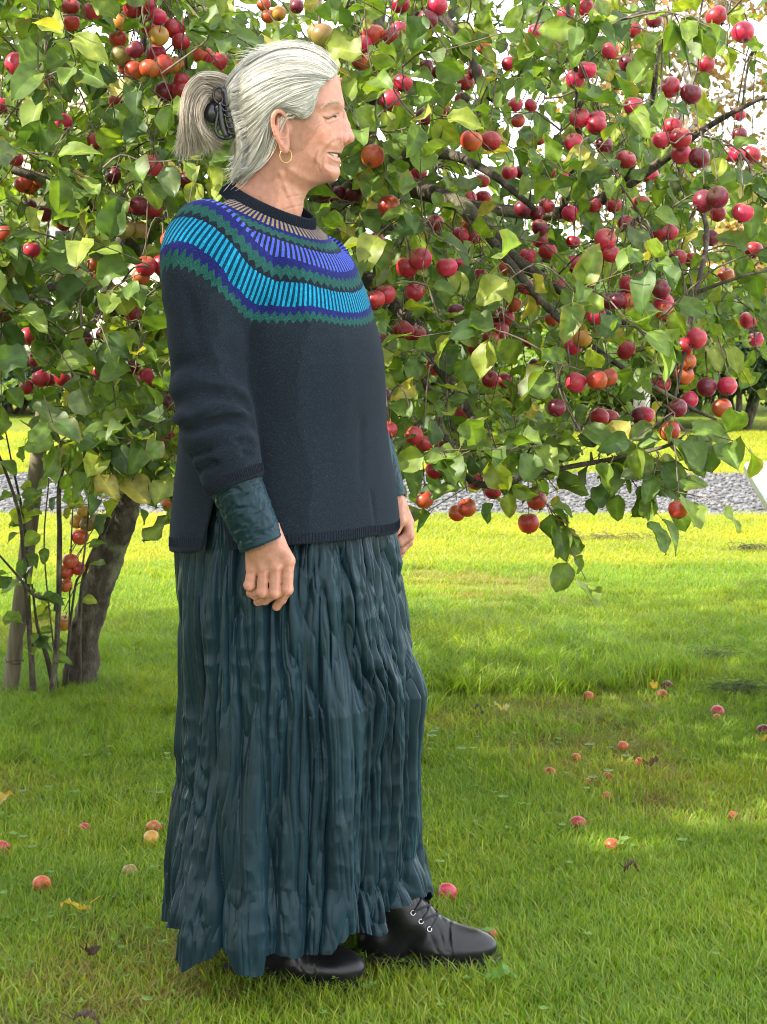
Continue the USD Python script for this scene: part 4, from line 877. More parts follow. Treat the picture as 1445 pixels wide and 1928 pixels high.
# ---- boots
M_leather = mat('black_leather', {'g': ('geometry', {}), 'n': ('noise_texture', {'scale': 300.0, 'detail': 3.0}), 'n2': ('noise_texture', {'scale': 28.0, 'detail': 3.0}), 'rr': ('map_range', {'to_min': 0.20, 'to_max': 0.46}), 'b': ('bump', {'strength': 0.25, 'distance': 0.0008}), 'p': ('principled_bsdf', {'base_color': (0.004, 0.004, 0.0045), 'specular_ior_level': 0.38})},
                [('g.position', 'n.vector'), ('g.position', 'n2.vector'), ('n2.fac', 'rr.value'), ('rr.result', 'p.roughness'), ('n.fac', 'b.height'), ('b.normal', 'p.normal')])
M_sole = mat('black_rubber', {'p': ('principled_bsdf', {'base_color': (0.010, 0.010, 0.011), 'roughness': 0.55})})
M_steel = mat('steel', {'p': ('principled_bsdf', {'base_color': (0.6, 0.6, 0.6), 'metallic': 1.0, 'roughness': 0.25})})
M_lace = mat('black_lace', {'p': ('principled_bsdf', {'base_color': (0.008, 0.008, 0.009), 'roughness': 0.8})})
def boot(toe, ang, label=None, eyelets=()):
    R = np.array([[math.cos(ang), -math.sin(ang), 0], [math.sin(ang), math.cos(ang), 0], [0, 0, 1]]); L = .275
    o = np.array(toe) - R @ np.array([L, 0, 0])
    to_w = lambda p: np.asarray(p) @ R.T + o
    ax_, X_ = grid([-.02, -.06, .018], [.29, .06, .27], .0026)
    u = ellipsoid(X_, (.213, 0, .052), (.060, .041, .031))
    u = smin(u, chain(X_, [((.215, 0, .048), .030), ((.165, 0, .064), .033), ((.105, 0, .100), .040), ((.075, 0, .135), .043), ((.062, 0, .26), .047)], .02), .025)
    u = smin(u, ellipsoid(X_, (.055, 0, .055), (.056, .040, .048)), .03)
    for s in (-1, 1): u = smin(u, ellipsoid(X_, (.180, s * .018, .045), (.065, .028, .028)), .02)
    u = smax(u, .026 - X_[2], .004)
    gx = X_[0] - .192 + .22 * (X_[2] - .05)                                   # toe-cap seam and creases
    u += .0016 * np.exp(-(gx / .0016) ** 2) - .0008 * np.exp(-((gx - .004) / .003) ** 2)
    for k, c in enumerate((.176, .163, .15)): u += .0014 * np.exp(-((X_[0] - c + .35 * (X_[2] - .07) + .01 * np.sin(X_[1] * 60 + k)) / .003) ** 2) * (X_[2] > .05)
    v, f = surface_nets(u, ax_); v = relax(v, f, 4)
    b = obj('boot', (to_w(v), f), M_leather, woman, world_under=WB)
    foot = Polygon([(-.006, -.02), (.0, -.036), (.05, -.041), (.11, -.037), (.17, -.046), (.215, -.048), (.25, -.039), (.272, -.018), (.276, .004), (.27, .024), (.25, .041), (.21, .047), (.16, .043), (.11, .036), (.05, .040), (.0, .036), (-.006, .02)]).buffer(.006).buffer(-.004)
    sole = trimesh.creation.extrude_polygon(foot, .010, engine='earcut'); sole.apply_translation([0, 0, .020])
    slab = trimesh.creation.extrude_polygon(foot.buffer(-.004), .016, engine='earcut'); slab.apply_translation([0, 0, .005])
    heel = trimesh.creation.extrude_polygon(foot.intersection(shapely.box(-.05, -.1, .075, .1)).buffer(-.003), .018, engine='earcut'); heel.apply_translation([0, 0, -.012])
    front = trimesh.creation.extrude_polygon(foot.intersection(shapely.box(.12, -.1, .4, .1)).buffer(-.005), .012, engine='earcut'); front.apply_translation([0, 0, -.006])
    sj = trimesh.util.concatenate([slab, heel, front])
    obj('sole', (to_w(sj.vertices), sj.faces), M_sole, b, smooth=30, world_under=WB)
    wj = trimesh.creation.extrude_polygon(foot.buffer(.001).difference(foot.buffer(-.012)), .0055, engine='earcut'); wj.apply_translation([0, 0, .0255])
    obj('welt', (to_w(wj.vertices), wj.faces), M_sole, b, smooth=30, world_under=WB)
    bm_ = trimesh.Trimesh(v, f, process=False)
    def on(x, y, z, d):
        loc, _, _ = bm_.ray.intersects_location([np.array([x, y, z]) + np.array(d) * .2], [-np.array(d, float)], multiple_hits=False); return loc[0] if len(loc) else np.array([x, y, z])
    # lace panel, eyelets and laces on both sides of the instep
    lac = []
    for i, xx in enumerate((.148, .130, .114, .100, .090, .083)):
        zc = np.interp(xx, [.083, .09, .1, .114, .130, .148], [.18, .158, .138, .118, .102, .088])
        pts_ = []
        for s in (-1, 1):
            d = np.array([.45, s * .9, .35]); d /= np.linalg.norm(d); c = on(xx - .012, s * .014, zc - .004, d)
            e1 = np.cross(d, [0, 0, 1]); e1 /= np.linalg.norm(e1); e2 = np.cross(d, e1)
            ringp = [c + d * .0012 + .0044 * (math.cos(t) * e1 + math.sin(t) * e2) for t in np.linspace(0, 2 * np.pi, 18)]
            obj('eyelet', tube(to_w(np.array(ringp)), .0011, 6, cap=False), M_steel, b, world_under=WB); pts_.append(c + d * .002)
        lac.append(pts_)
    for i in range(len(lac)):
        for s in (0, 1):
            a = lac[i][s]; e = lac[min(i + 1, len(lac) - 1)][1 - s]
            if i == len(lac) - 1: e = lac[i][1 - s]
            mid = (a + e) / 2 + np.array([.019, 0, .013]); obj('lace', tube(to_w(spline([a, a * .6 + mid * .4 + np.array([.004, 0, .003]), mid, e * .6 + mid * .4 + np.array([.004, 0, .003]), e], 14)), .0023, 6), M_lace, b, world_under=WB)
    return b
tF = G(936, 1808); tF[1] = 3.665; boot((tF[0], tF[1], -.010), -.16)
tN = G(690, 1846); boot((tN[0], 3.545, -.012), -.38)


# ================================================================== the apple tree
rng = np.random.default_rng(77)
TB = G(147, 1302); TB[1] = 6.28; TB[0] = P(147, 1302, 6.28)[0]
apple_tree = thing('apple_tree', 'old leaning apple tree full of broad green leaves and red fruit', 'tree', TB)
M_bark = mat('bark', {'g': ('geometry', {}), 'mp': ('mapping', {'scale': (1.0, 1.0, 0.45)}), 'n': ('noise_texture', {'scale': 26.0, 'detail': 7.0, 'roughness': .7}), 'n2': ('noise_texture', {'scale': 7.0, 'detail': 4.0}),
    'r': ('rgb_ramp', {'ramp': [(0.3, (0.022, 0.018, 0.013)), (0.52, (0.075, 0.061, 0.044)), (0.72, (0.17, 0.145, 0.105))]}), 'lr': ('rgb_ramp', {'ramp': [(0.56, (0, 0, 0)), (0.66, (1, 1, 1))]}), 'm': ('mix_color', {'b': (0.17, 0.17, 0.10)}),
    'b': ('bump', {'strength': 1.0, 'distance': 0.03}), 'p': ('principled_bsdf', {'roughness': 0.9, 'specular_ior_level': .2})},
    [('g.position', 'mp.vector'), ('mp.vector', 'n.vector'), ('g.position', 'n2.vector'), ('n.fac', 'r.fac'), ('n2.fac', 'lr.fac'), ('lr.color', 'm.fac'), ('r.color', 'm.a'), ('m.result', 'p.base_color'), ('n.fac', 'b.height'), ('b.normal', 'p.normal')])
def bark_rough(seed, amp=.12):
    return lambda i, a: 1 + amp * (noise(np.stack([np.cos(a) * 1.6 + 9, np.sin(a) * 1.6 + 7, a * 0 + i * .22], -1), seed) * 2 - 1) + amp * .5 * (noise(np.stack([np.cos(a) * 4 + 9, np.sin(a) * 4 + 7, a * 0 + i * .6], -1), seed + 1) * 2 - 1)
nodes, node_r = [], []                                       # the skeleton the twigs grow from
def limb(name, pts, n=40, sides=12, seed=0, amp=.12, grow=True, mat_=None, label=None):
    q = np.array([np.r_[P(x, y, Y), r] for x, y, Y, r in pts]); s = spline(q, n)
    s[:, :3] += .25 * s[:, 3:4] * (np.stack([fbm(s[:, :3] * 9, 2, seed + k) for k in (1, 2, 3)], 1) - .5) * 2
    m = tube(s[:, :3], s[:, 3], sides, rough=bark_rough(seed, amp))
    o = obj(name, m, mat_ or M_bark, apple_tree, smooth=True, world_under=TB)
    if label: tag(o, label)
    if grow:
        for p_ in s[::2]: nodes.append(p_[:3]); node_r.append(p_[3])
limb('trunk', [(142, 1330, 6.28, .078), (147, 1296, 6.28, .060), (158, 1200, 6.27, .050), (188, 1090, 6.24, .0475), (220, 1000, 6.2, .047), (252, 900, 6.15, .046), (290, 800, 6.08, .046), (350, 690, 6.0, .047), (430, 570, 5.9, .047), (520, 470, 5.85, .046), (600, 400, 5.8, .044), (668, 345, 5.75, .040)], 160, 30, 1, .17)
limb('branch', [(668, 345, 5.75, .038), (682, 290, 5.72, .034), (694, 220, 5.72, .031), (700, 130, 5.7, .029), (704, 60, 5.7, .027), (725, -60, 5.75, .022), (760, -260, 5.8, .012)], 50, 14, 2)
limb('branch', [(520, 470, 5.85, .036), (490, 330, 5.9, .034), (462, 200, 5.9, .032), (432, 120, 5.9, .030), (395, 50, 5.9, .028), (350, -30, 5.9, .024), (290, -190, 5.9, .014)], 50, 14, 3)
limb('branch', [(640, 370, 5.78, .028), (700, 322, 5.5, .022), (767, 290, 5.35, .019), (830, 289, 5.25, .016), (872, 299, 5.2, .013), (930, 330, 5.1, .010), (1010, 395, 5.0, .007)], 44, 10, 4)
limb('branch', [(668, 345, 5.75, .030), (760, 352, 5.5, .026), (850, 374, 5.3, .024), (905, 420, 5.25, .021), (955, 475, 5.2, .018), (1000, 508, 5.15, .015), (1080, 560, 5.1, .011), (1180, 610, 5.0, .007)], 50, 12, 5, label='pale lichen-covered branch lit by the sun')
limb('branch', [(760, 352, 5.6, .020), (900, 390, 5.7, .019), (1060, 400, 5.7, .018), (1175, 352, 5.6, .016), (1265, 288, 5.5, .012), (1340, 235, 5.4, .008), (1440, 180, 5.3, .005)], 50, 10, 6)
limb('branch', [(690, 220, 5.72, .020), (740, 90, 5.5, .016), (800, 20, 5.4, .013), (860, 60, 5.3, .012), (905, 160, 5.2, .010), (930, 190, 5.2, .007)], 40, 9, 7)
limb('branch', [(880, 180, 5.3, .012), (840, 230, 5.35, .014), (770, 310, 5.5, .016), (700, 350, 5.7, .018)], 30, 9, 8)
limb('branch', [(560, 460, 5.85, .030), (680, 520, 5.5, .022), (790, 620, 5.2, .018), (816, 675, 5.1, .016), (850, 722, 5.0, .013), (890, 790, 4.85, .010), (905, 850, 4.75, .008)], 50, 10, 9)
limb('branch', [(760, 590, 5.3, .012), (830, 800, 4.9, .009), (895, 908, 4.65, .0085), (1020, 889, 4.6, .0068), (1143, 866, 4.58, .0056), (1246, 843, 4.55, .0045), (1285, 824, 4.55, .003)], 60, 8, 10, .06)
limb('branch', [(900, 420, 5.3, .014), (980, 520, 5.0, .010), (1056, 603, 4.85, .0085), (1170, 690, 4.75, .0065), (1293, 763, 4.7, .005), (1350, 790, 4.7, .003)], 50, 8, 11, .06)
limb('branch', [(430, 570, 5.9, .032), (330, 520, 5.6, .026), (230, 440, 5.4, .022), (150, 370, 5.3, .018), (60, 330, 5.2, .013), (-60, 300, 5.2, .008)], 44, 10, 12)
limb('branch', [(350, 690, 6.0, .026), (240, 600, 5.5, .020), (170, 560, 5.3, .015), (100, 540, 5.2, .011), (10, 600, 5.1, .006)], 40, 9, 13)
limb('branch', [(230, 440, 5.4, .014), (205, 520, 5.2, .012), (185, 590, 5.05, .010), (130, 660, 4.9, .007), (60, 700, 4.8, .004)], 36, 8, 14)
limb('branch', [(430, 130, 5.9, .018), (330, 160, 5.6, .015), (274, 130, 5.4, .012), (268, 40, 5.35, .010), (230, -60, 5.3, .007)], 36, 8, 15)
limb('branch', [(330, 520, 5.6, .014), (345, 640, 5.2, .010), (300, 760, 4.75, .008), (230, 850, 4.45, .005), (150, 860, 4.4, .003)], 40, 8, 16)
limb('branch', [(430, 570, 6.0, .030), (380, 420, 6.4, .026), (280, 250, 6.7, .020), (140, 140, 6.9, .014), (-40, 60, 7.0, .008)], 36, 9, 17)
limb('branch', [(600, 400, 5.9, .028), (800, 430, 6.3, .022), (1000, 480, 6.7, .017), (1200, 520, 6.9, .012), (1400, 560, 7.0, .006)], 40, 9, 18)
limb('branch', [(700, 130, 5.7, .018), (860, 20, 6.1, .015), (1000, -60, 6.4, .011), (1200, -120, 6.6, .007)], 36, 9, 19)
limb('branch', [(1060, 400, 5.7, .013), (1090, 250, 5.4, .010), (1082, 120, 5.2, .008), (1070, 20, 5.1, .006), (1060, -80, 5.1, .003)], 36, 8, 20)
limb('branch', [(1175, 352, 5.6, .010), (1225, 200, 5.3, .008), (1240, 100, 5.2, .006), (1265, 30, 5.2, .004), (1270, -40, 5.2, .003)], 36, 8, 21)
limb('branch', [(1265, 288, 5.5, .008), (1330, 420, 5.2, .007), (1310, 560, 5.0, .006), (1290, 660, 4.9, .005), (1270, 760, 4.8, .003)], 36, 8, 22)
limb('branch', [(1180, 610, 5.0, .006), (1290, 560, 5.0, .005), (1400, 520, 5.0, .004), (1500, 500, 5.0, .002)], 24, 8, 23)
# shoots from the foot
SHOOTS = [[(96, 1312, 6.1, .010), (106, 1225, 6.08, .009), (112, 1050, 6.05, .0085), (114, 898, 6.0, .007), (150, 850, 5.9, .004)], [(150, 1290, 6.2, .006), (155, 1100, 6.15, .007), (200, 989, 6.05, .0075), (226, 905, 5.95, .006), (240, 840, 5.9, .003)],
          [(120, 1290, 6.2, .004), (140, 1113, 6.1, .004), (155, 1069, 6.05, .0035), (168, 944, 6.0, .003), (172, 860, 6.0, .002)], [(60, 1290, 6.05, .006), (41, 1010, 5.9, .0055), (28, 940, 5.8, .005), (0, 861, 5.7, .004), (-30, 800, 5.6, .002)], [(62, 1290, 6.1, .005), (50, 1040, 6.0, .005), (41, 960, 5.95, .0045), (28, 898, 5.9, .0035), (10, 810, 5.85, .002)],
          [(62, 1300, 6.05, .011), (58, 1220, 6.05, .009), (54, 1126, 6.03, .005)], [(100, 1290, 6.15, .009), (88, 1235, 6.1, .008), (70, 1178, 6.05, .005), (60, 1100, 6.0, .003)], [(104, 1150, 6.06, .006), (101, 1131, 6.05, .0055), (65, 1121, 5.95, .005), (31, 1082, 5.85, .004), (-6, 1040, 5.75, .003)],
          [(110, 1295, 6.1, .003), (84, 1050, 6.0, .0025), (92, 900, 5.95, .002)], [(128, 1290, 6.2, .003), (133, 1060, 6.1, .0025), (140, 900, 6.0, .002)]]
shoot_nodes = []
for k, s in enumerate(SHOOTS):
    limb('shoot', s, 30, 7, 60 + k, .05, grow=False)
    q = np.array([P(x, y, Y) for x, y, Y, r in s]); shoot_nodes.append(spline(q, 20))

# ---------------------------------------------------------------- twigs and leaves
BOT = np.array([(-420, 800), (0, 690), (50, 690), (100, 790), (180, 810), (260, 850), (330, 880), (420, 780), (700, 800), (735, 870), (800, 870), (880, 880), (940, 870), (1000, 850), (1060, 800), (1090, 740), (1160, 690), (1250, 690), (1310, 710), (1350, 690), (1390, 630), (1445, 570), (1860, 500)], float)
def density(x, y):
    d = 1.0
    if y > np.interp(x, BOT[:, 0], BOT[:, 1]): return 0
    if x < -60 or x > 1500 or y < -60: d = .42
    if x > 740 and y < 480: d *= .70 if x < 900 else .42
    if x > 1290 and y < 420: d *= .50
    if x > 1360 and y > 420: d *= .45
    if 430 < x < 660 and y < 110: d *= .22
    if 300 < x < 440 and 80 < y < 150: d *= .4
    if 360 < x < 690 and 450 < y < 1000: d *= .35
    if 960 < x < 1340 and 640 < y: d *= .62
    if x < 330 and y < 760: d *= 1.0
    return d
cl = []
while len(cl) < 1380:
    x, y, Y = rng.uniform(-420, 1860), rng.uniform(-620, 1000), rng.uniform(4.3, 7.4)
    if rng.random() < density(x, y): cl.append(P(x, y, Y))
for x, y, Y in [(1240, 880, 4.55), (1243, 935, 4.55), (1246, 965, 4.54), (1300, 930, 4.56), (1160, 885, 4.6), (1130, 900, 4.58), (1020, 985, 4.6), (1040, 1015, 4.6), (960, 960, 4.62), (905, 950, 4.62), (860, 920, 4.62), (1100, 850, 4.6), (1260, 800, 4.55), (1300, 830, 4.55), (280, 905, 4.4), (300, 960, 4.4), (240, 870, 4.4), (150, 835, 4.35), (200, 850, 4.35), (120, 870, 4.38), (330, 880, 4.4), (1240, 780, 4.6), (1030, 850, 4.6), (985, 900, 4.6)]:
    cl.append(P(x, y - (48 if x > 700 and y > 890 else 20), Y))
cl = np.array(cl); nd = np.array(nodes); nr = np.array(node_r)
cl = cl[np.argsort(cKDTree(nd).query(cl)[0])]
N_ = list(nd); R_ = list(nr); A_ = np.zeros((len(nd) + 20 * len(cl), 3)); A_[:len(nd)] = nd; cnt_ = len(nd)
twigs, axes_ = [], []
for c in cl:
    d2 = ((A_[:cnt_] - c) ** 2).sum(1) * (1 + .0 * d2.sum() if False else 1); j = int(np.argmin(d2 + .03 * (A_[:cnt_, 2] > c[2] + .25))); a = A_[j]; L = math.sqrt(d2[j])
    out = (c - a) / max(L, 1e-6); mid = (a + c) / 2 + np.array([0, 0, .10 * L]) + rng.normal(0, .06, 3) * L
    tl = rng.uniform(.10, .22); e = out * .55 + rng.normal(0, .45, 3) + np.array([0, -.15, -.10]); e /= np.linalg.norm(e)
    pts_ = spline([a, mid, c, c + e * tl], 9 + int(L * 12)); r0 = min(R_[j] * .75, .0022 + .006 * L); rr = np.linspace(r0, .0011, len(pts_))
    twigs.append(tube(pts_, rr, 5)); n0 = max(2, int(len(pts_) * .7))
    for q in pts_[2:-1:2]:
        A_[cnt_] = q; R_.append(.004); cnt_ += 1
    axes_.append((pts_[-8:] if L > .15 else pts_[-6:], e))
def leaf_template(seed):
    g = np.random.default_rng(seed); U = np.linspace(0, 1, 8); cols_ = np.array([-1, -.55, -.06, 0, .06, .55, 1]); fold, bend, rip, twist = g.uniform(.0, .9), g.uniform(-.25, .55), g.uniform(.03, .15), g.normal(0, .5); wid = g.uniform(.31, .42)
    V = []
    for u in U:
        w_ = wid * (math.sin(math.pi * min(1, u ** .74)) ** .62) * (1 if u < .97 else 0.25) if 0 < u < 1 else .004
        for c in cols_:
            ser = 1 + (g.uniform(-.08, .06) if abs(c) == 1 else 0); y = c * w_ * ser; z = abs(y) ** 1.6 * 1.7 * fold - bend * u * u + rip * math.sin(u * 9 + 2 * c + seed) * abs(c) + twist * y * u
            V.append((u, y, z + (-.012 if abs(c) < .05 else 0)))
    F = []
    for i in range(7):
        for j in range(6): q = i * 7 + j; F += [[q, q + 7, q + 8], [q, q + 8, q + 1]]
    # petiole
    return np.array(V), np.array(F)
LT = [leaf_template(k) for k in range(16)]
LF = LT[0][1]
MID = np.tile(np.array([0, 0, .5, 1, .5, 0, 0.0]), 8)[:, None]
EDGE = np.array([[1.0 if abs(c) == 1 or u > .9 else 0] for u in np.linspace(0, 1, 8) for c in (-1, -.55, -.06, 0, .06, .55, 1)])
leaf_cols = np.array([[0.075, 0.125, 0.022], [0.100, 0.155, 0.026], [0.048, 0.088, 0.020], [0.135, 0.190, 0.028], [0.18, 0.215, 0.034], [0.25, 0.22, 0.045], [0.085, 0.118, 0.040]])
leaves = []                                                  # (vertices, tint, centre)
petioles = []
def add_leaf(base, dirn, size, col, up=None):
    l = dirn / np.linalg.norm(dirn); n_ = np.array([0, -.55, .75]) + rng.normal(0, .42, 3) if up is None else up
    n_ = n_ - l * (n_ @ l); n_ /= np.linalg.norm(n_) + 1e-9; s_ = np.cross(n_, l); V = LT[rng.integers(16)][0]
    pet = size * rng.uniform(.18, .38); b = base + l * pet
    W = b + size * (V[:, :1] * l + V[:, 1:2] * s_ + V[:, 2:3] * n_)
    c = col * rng.uniform(.85, 1.15); tintv = c * (1 + .55 * MID) * (1 + .10 * rng.normal(0, 1, (len(V), 1)))
    if rng.random() < .16: tintv = tintv * (1 - .75 * EDGE * rng.random()) + np.array([.16, .075, .03]) * .75 * EDGE * rng.random()
    leaves.append((W, np.clip(tintv, .01, 1), W.mean(0))); petioles.append((base, b))
for pts_, e in axes_:
    n = rng.integers(7, 12)
    for k in range(n):
        t = (k + .6) / n; q = pts_[min(len(pts_) - 1, int(t * (len(pts_) - 1) + .5))]; az = k * 2.4 + rng.random()
        u = np.cross(e, [0, 0, 1.0]); u /= np.linalg.norm(u) + 1e-9; v_ = np.cross(e, u)
        d = .55 * e + .75 * (math.cos(az) * u + math.sin(az) * v_) + np.array([0, -.12, -.38]) + rng.normal(0, .2, 3)
        add_leaf(q, d, rng.uniform(.042, .079) * (1.15 if q[1] < 4.6 else 1), leaf_cols[rng.choice(7, p=[.26, .24, .16, .15, .09, .03, .07])])
for sn_ in shoot_nodes:
    for q in sn_[2:]:
        if P(0, 1240, 6.1)[2] < q[2] and rng.random() < .50:
            add_leaf(q, rng.normal(0, 1, 3) * np.array([1, .6, .5]) + np.array([0, -.2, -.1]), rng.uniform(.04, .07), leaf_cols[rng.integers(0, 5)])

# ================================================================== apples
# where each fruit hangs: photograph pixel and kind (d dark, c crimson, p pink red, o orange red, y yellow, g olive), small = farther back
AP = '''132 12 c;173 20 p;134 42 o;54 44 o;250 16 c;275 8 c;296 30 p;227 42 y;222 72 o;282 51 c;299 67 y;325 53 c;338 47 p;341 78 c;254 93 d;294 101 p;381 103 o;408 115 c;241 125 p;253 132 o;330 121 y;306 124 o;227 104 g;311 173 d;342 153 c;344 170 c;405 139 c;281 129 o;177 266 p;57 199 c;3 199 p;44 346 o;57 350 o;78 338 o;56 389 d;84 402 d;9 440 o;261 388 d;286 394 c;289 311 p;352 341 d;236 431 g;261 434 g;177 498 o;176 527 o;143 509 o;121 527 g;204 541 o;275 501 c;305 498 c;265 522 o;320 452 o;5 588 d;
53 633 c;10 668 p;60 679 d;77 712 p;92 714 c;118 712 c;50 729 c;158 639 d;197 631 d;248 688 d;187 700 c;315 758 d;301 826 c;332 822 c;278 712 p;326 697 c;320 946 o;158 963 y;151 1011 o;164 988 g;183 982 g;145 982 y;147 1070 o;124 1077 o;124 1102 o;133 1057 o;120 1173 y;
497 8 o;525 25 y;559 12 d;505 30 o;608 66 g;597 62 g;685 82 p;703 64 o;680 114 o;648 166 p;737 66 c;735 188 p;702 294 o;609 360 d;638 364 d;667 365 d;631 383 d;733 388 o;709 449 c;705 566 d;716 642 d;758 621 c;
1066 26 p;1102 13 p;824 10 p;806 36 d;752 57 p;754 8 c;910 87 o;895 133 d;877 155 c;870 188 c;803 124 d;826 135 d;759 155 p;736 186 c;800 219 d;833 209 c;971 196 p;1000 198 c;976 227 o;1084 148 p;1107 131 p;1192 54 c;1232 37 d;1183 118 d;1194 200 p;1092 222 p;1125 222 p;1124 236 c;1262 164 c;1302 176 d;1247 263 p;1267 240 c;1282 260 c;1284 290 p;1317 297 d;1393 253 d;1391 291 p;1378 289 p;1416 291 c;1391 214 p;888 265 o;924 265 c;1015 260 c;1081 268 p;1138 273 d;981 324 d;960 325 p;788 325 p;909 340 o;883 374 p;910 372 c;985 393 d;1012 402 d;1030 387 c;1074 402 p;1120 387 c;1156 386 c;1208 384 c;1017 428 d;1017 451 c;1032 474 c;994 482 p;867 443 p;888 443 p;883 423 o;708 453 c;793 487 p;767 503 c;842 503 p;870 500 p;955 508 o;1081 497 p;1151 478 c;1050 533 p;1244 438 c;1262 436 p;1339 448 d;1352 371 d;1326 379 d;1352 402 c;1277 485 c;1306 490 p;1367 518 o;1184 535 c;1214 528 c;1246 544 d;782 549 c;726 554 c;
1146 567 d;1164 566 d;1182 567 o;1192 589 g;1123 594 p;1040 600 o;1251 572 p;1253 588 o;1312 637 p;1290 652 c;1424 639 p;1409 603 c;1295 681 o;1288 706 o;1331 729 d;1370 727 p;1360 768 o;1277 768 d;1215 781 p;1205 783 d;1129 785 c;1148 787 c;1125 716 o;1146 711 o;1048 768 d;999 642 c;955 598 p;937 595 c;941 621 p;924 639 o;895 657 c;960 664 c;924 714 c;951 717 c;793 731 c;764 623 c;785 630 c;723 745 d;731 809 c;780 820 c;821 884 c;840 846 c;798 835 c;942 887 c;929 923 c;896 907 p;860 966 o;880 956 o;800 941 o;1012 943 o;996 985 o;1278 959 o;1241 905 d;713 639 d;780 551 c;708 564 c;839 505 p;968 572 o;989 539 p;1097 637 y;1246 724 c;1298 753 p;1262 812 o;1010 60 p;960 120 c;1150 95 p;1330 120 c;1400 60 p;1350 30 c;1225 330 p;1180 300 c;1055 330 p;1140 450 p;1180 420 c;1080 455 c;1400 400 p;1420 470 c;820 420 p;940 450 c;905 520 p;1010 560 c;1080 650 p;1180 660 c;860 590 d;820 690 p;870 780 c;1010 690 d;1085 720 p;30 120 p;90 150 c;120 230 p;220 190 c;30 300 p;120 420 c;215 330 d;60 470 p;250 590 c'''
APL = [(float(a), float(b), c) for a, b, c in (t.split() for t in AP.replace('\n', '').split(';'))]
KIND = {'d': ((0.095, 0.004, 0.016), (0.15, 0.008, 0.018), .97), 'c': ((0.22, 0.006, 0.018), (0.26, 0.035, 0.022), .92), 'p': ((0.32, 0.009, 0.040), (0.34, 0.045, 0.040), .9), 'o': ((0.27, 0.018, 0.013), (0.40, 0.12, 0.025), .72), 'y': ((0.30, 0.085, 0.016), (0.36, 0.21, 0.028), .35), 'g': ((0.15, 0.06, 0.016), (0.17, 0.15, 0.036), .3)}
WORD = {'d': 'dark maroon', 'c': 'crimson', 'p': 'pinkish red', 'o': 'orange-red', 'y': 'yellow-orange', 'g': 'olive green'}
M_apple = mat('apple_skin', {'a': ('attribute', {'attribute': 'tint'}), 'tc': ('texture_coordinate', {}), 'v': ('voronoi_texture', {'scale': 260.0}), 'vr': ('rgb_ramp', {'ramp': [(0.12, (1, 1, 1)), (0.2, (0, 0, 0))]}), 'm': ('mix_color', {'b': (0.5, 0.32, 0.16)}), 'f': ('math', {'math_type': 'multiply', 'value2': .35}),
    'p': ('principled_bsdf', {'roughness': 0.36, 'specular_ior_level': 0.42, 'subsurface_weight': 0.06, 'subsurface_scale': 0.004, 'coat_weight': .06, 'coat_roughness': .25})},
    [('tc.object', 'v.vector'), ('v.distance', 'vr.fac'), ('vr.color', 'f.value1'), ('f.value', 'm.fac'), ('a.color', 'm.a'), ('m.result', 'p.base_color')])
M_stem = mat('apple_stem', {'p': ('principled_bsdf', {'base_color': (0.07, 0.05, 0.02), 'roughness': 0.8})})
def apple_mesh(seed, kind):
    g = np.random.default_rng(seed); nu, nv = 22, 15; th = np.linspace(0, np.pi, nv); R = 1.0; sx = g.uniform(.92, 1.05)
    V = []; a = np.linspace(0, 2 * np.pi, nu, endpoint=False)
    for t in th:
        rr = math.sin(t) * (1 + .05 * math.cos(t)); z = math.cos(t) * (.96 * sx) - .34 * math.exp(-(t / .34) ** 2) * 1.0 + .20 * math.exp(-((np.pi - t) / .32) ** 2)
        lob = 1 + .025 * np.cos(a * 5 + seed) * max(0, -math.cos(t)); V.append(np.stack([rr * lob * np.cos(a), rr * lob * np.sin(a), np.full(nu, z)], 1))
    V = np.vstack(V); j = np.arange(nu); k = (j + 1) % nu; F = []
    for i in range(nv - 1):
        A, B = i * nu, (i + 1) * nu
        F += [np.stack([A + j, B + j, B + k], 1), np.stack([A + j, B + k, A + k], 1)]
    blush_, ground, amt = KIND[kind]; dirn = np.array([math.cos(seed), math.sin(seed), .5]); dirn /= np.linalg.norm(dirn)
    d = V @ dirn; ang = np.arctan2(V[:, 1], V[:, 0]); st = noise(np.stack([np.cos(ang) * 5, np.sin(ang) * 5, V[:, 2] * .7], 1), seed) - .5
    f = np.clip(amt + .55 * d * (1 - amt * .6) + .5 * st, 0, 1)[:, None]
    tintv = np.array(ground) * (1 - f) + np.array(blush_) * f; tintv *= (1 + .25 * st[:, None])
    tintv = np.where(V[:, 2:3] > .72, tintv * .7 + np.array([.16, .13, .03]) * .3, tintv)
    return (V, np.vstack(F)), tintv
RA = .0238
protos = {}
def apple_class(kind, var):
    key = (kind, var)
    if key in protos: return protos[key]
    path = f'/World/Looks/fruit_{len(protos) + 1}'
    c = stage.CreateClassPrim(path); UsdGeom.Xform.Define(stage, path) if False else None
    c.SetTypeName('Xform')
    (v, f), tv = apple_mesh(len(protos) * 7 + 3, kind)
    obj('flesh', (v * RA, f), M_apple, c, smooth=True, tint=tv)
    g = np.random.default_rng(len(protos)); tip = np.array([g.normal(0, .15), g.normal(0, .15), 1.55])
    obj('stem', tube(spline([(0, 0, .55 * RA), (.05 * RA, .02 * RA, RA), tip * RA], 7), [.0011, .0009, .0009, .0009, .001, .001, .0014], 6), M_stem, c)
    cal = [tube(spline([np.array([.05 * math.cos(t), .05 * math.sin(t), -.78]) * RA, np.array([.16 * math.cos(t), .16 * math.sin(t), -.90]) * RA, np.array([.20 * math.cos(t), .20 * math.sin(t), -1.02]) * RA], 5), [.0016, .0016, .0014, .001, .0003], 5) for t in np.arange(5) * 2 * np.pi / 5]
    obj('calyx', join(cal), M_stem, c)
    protos[key] = path; return path
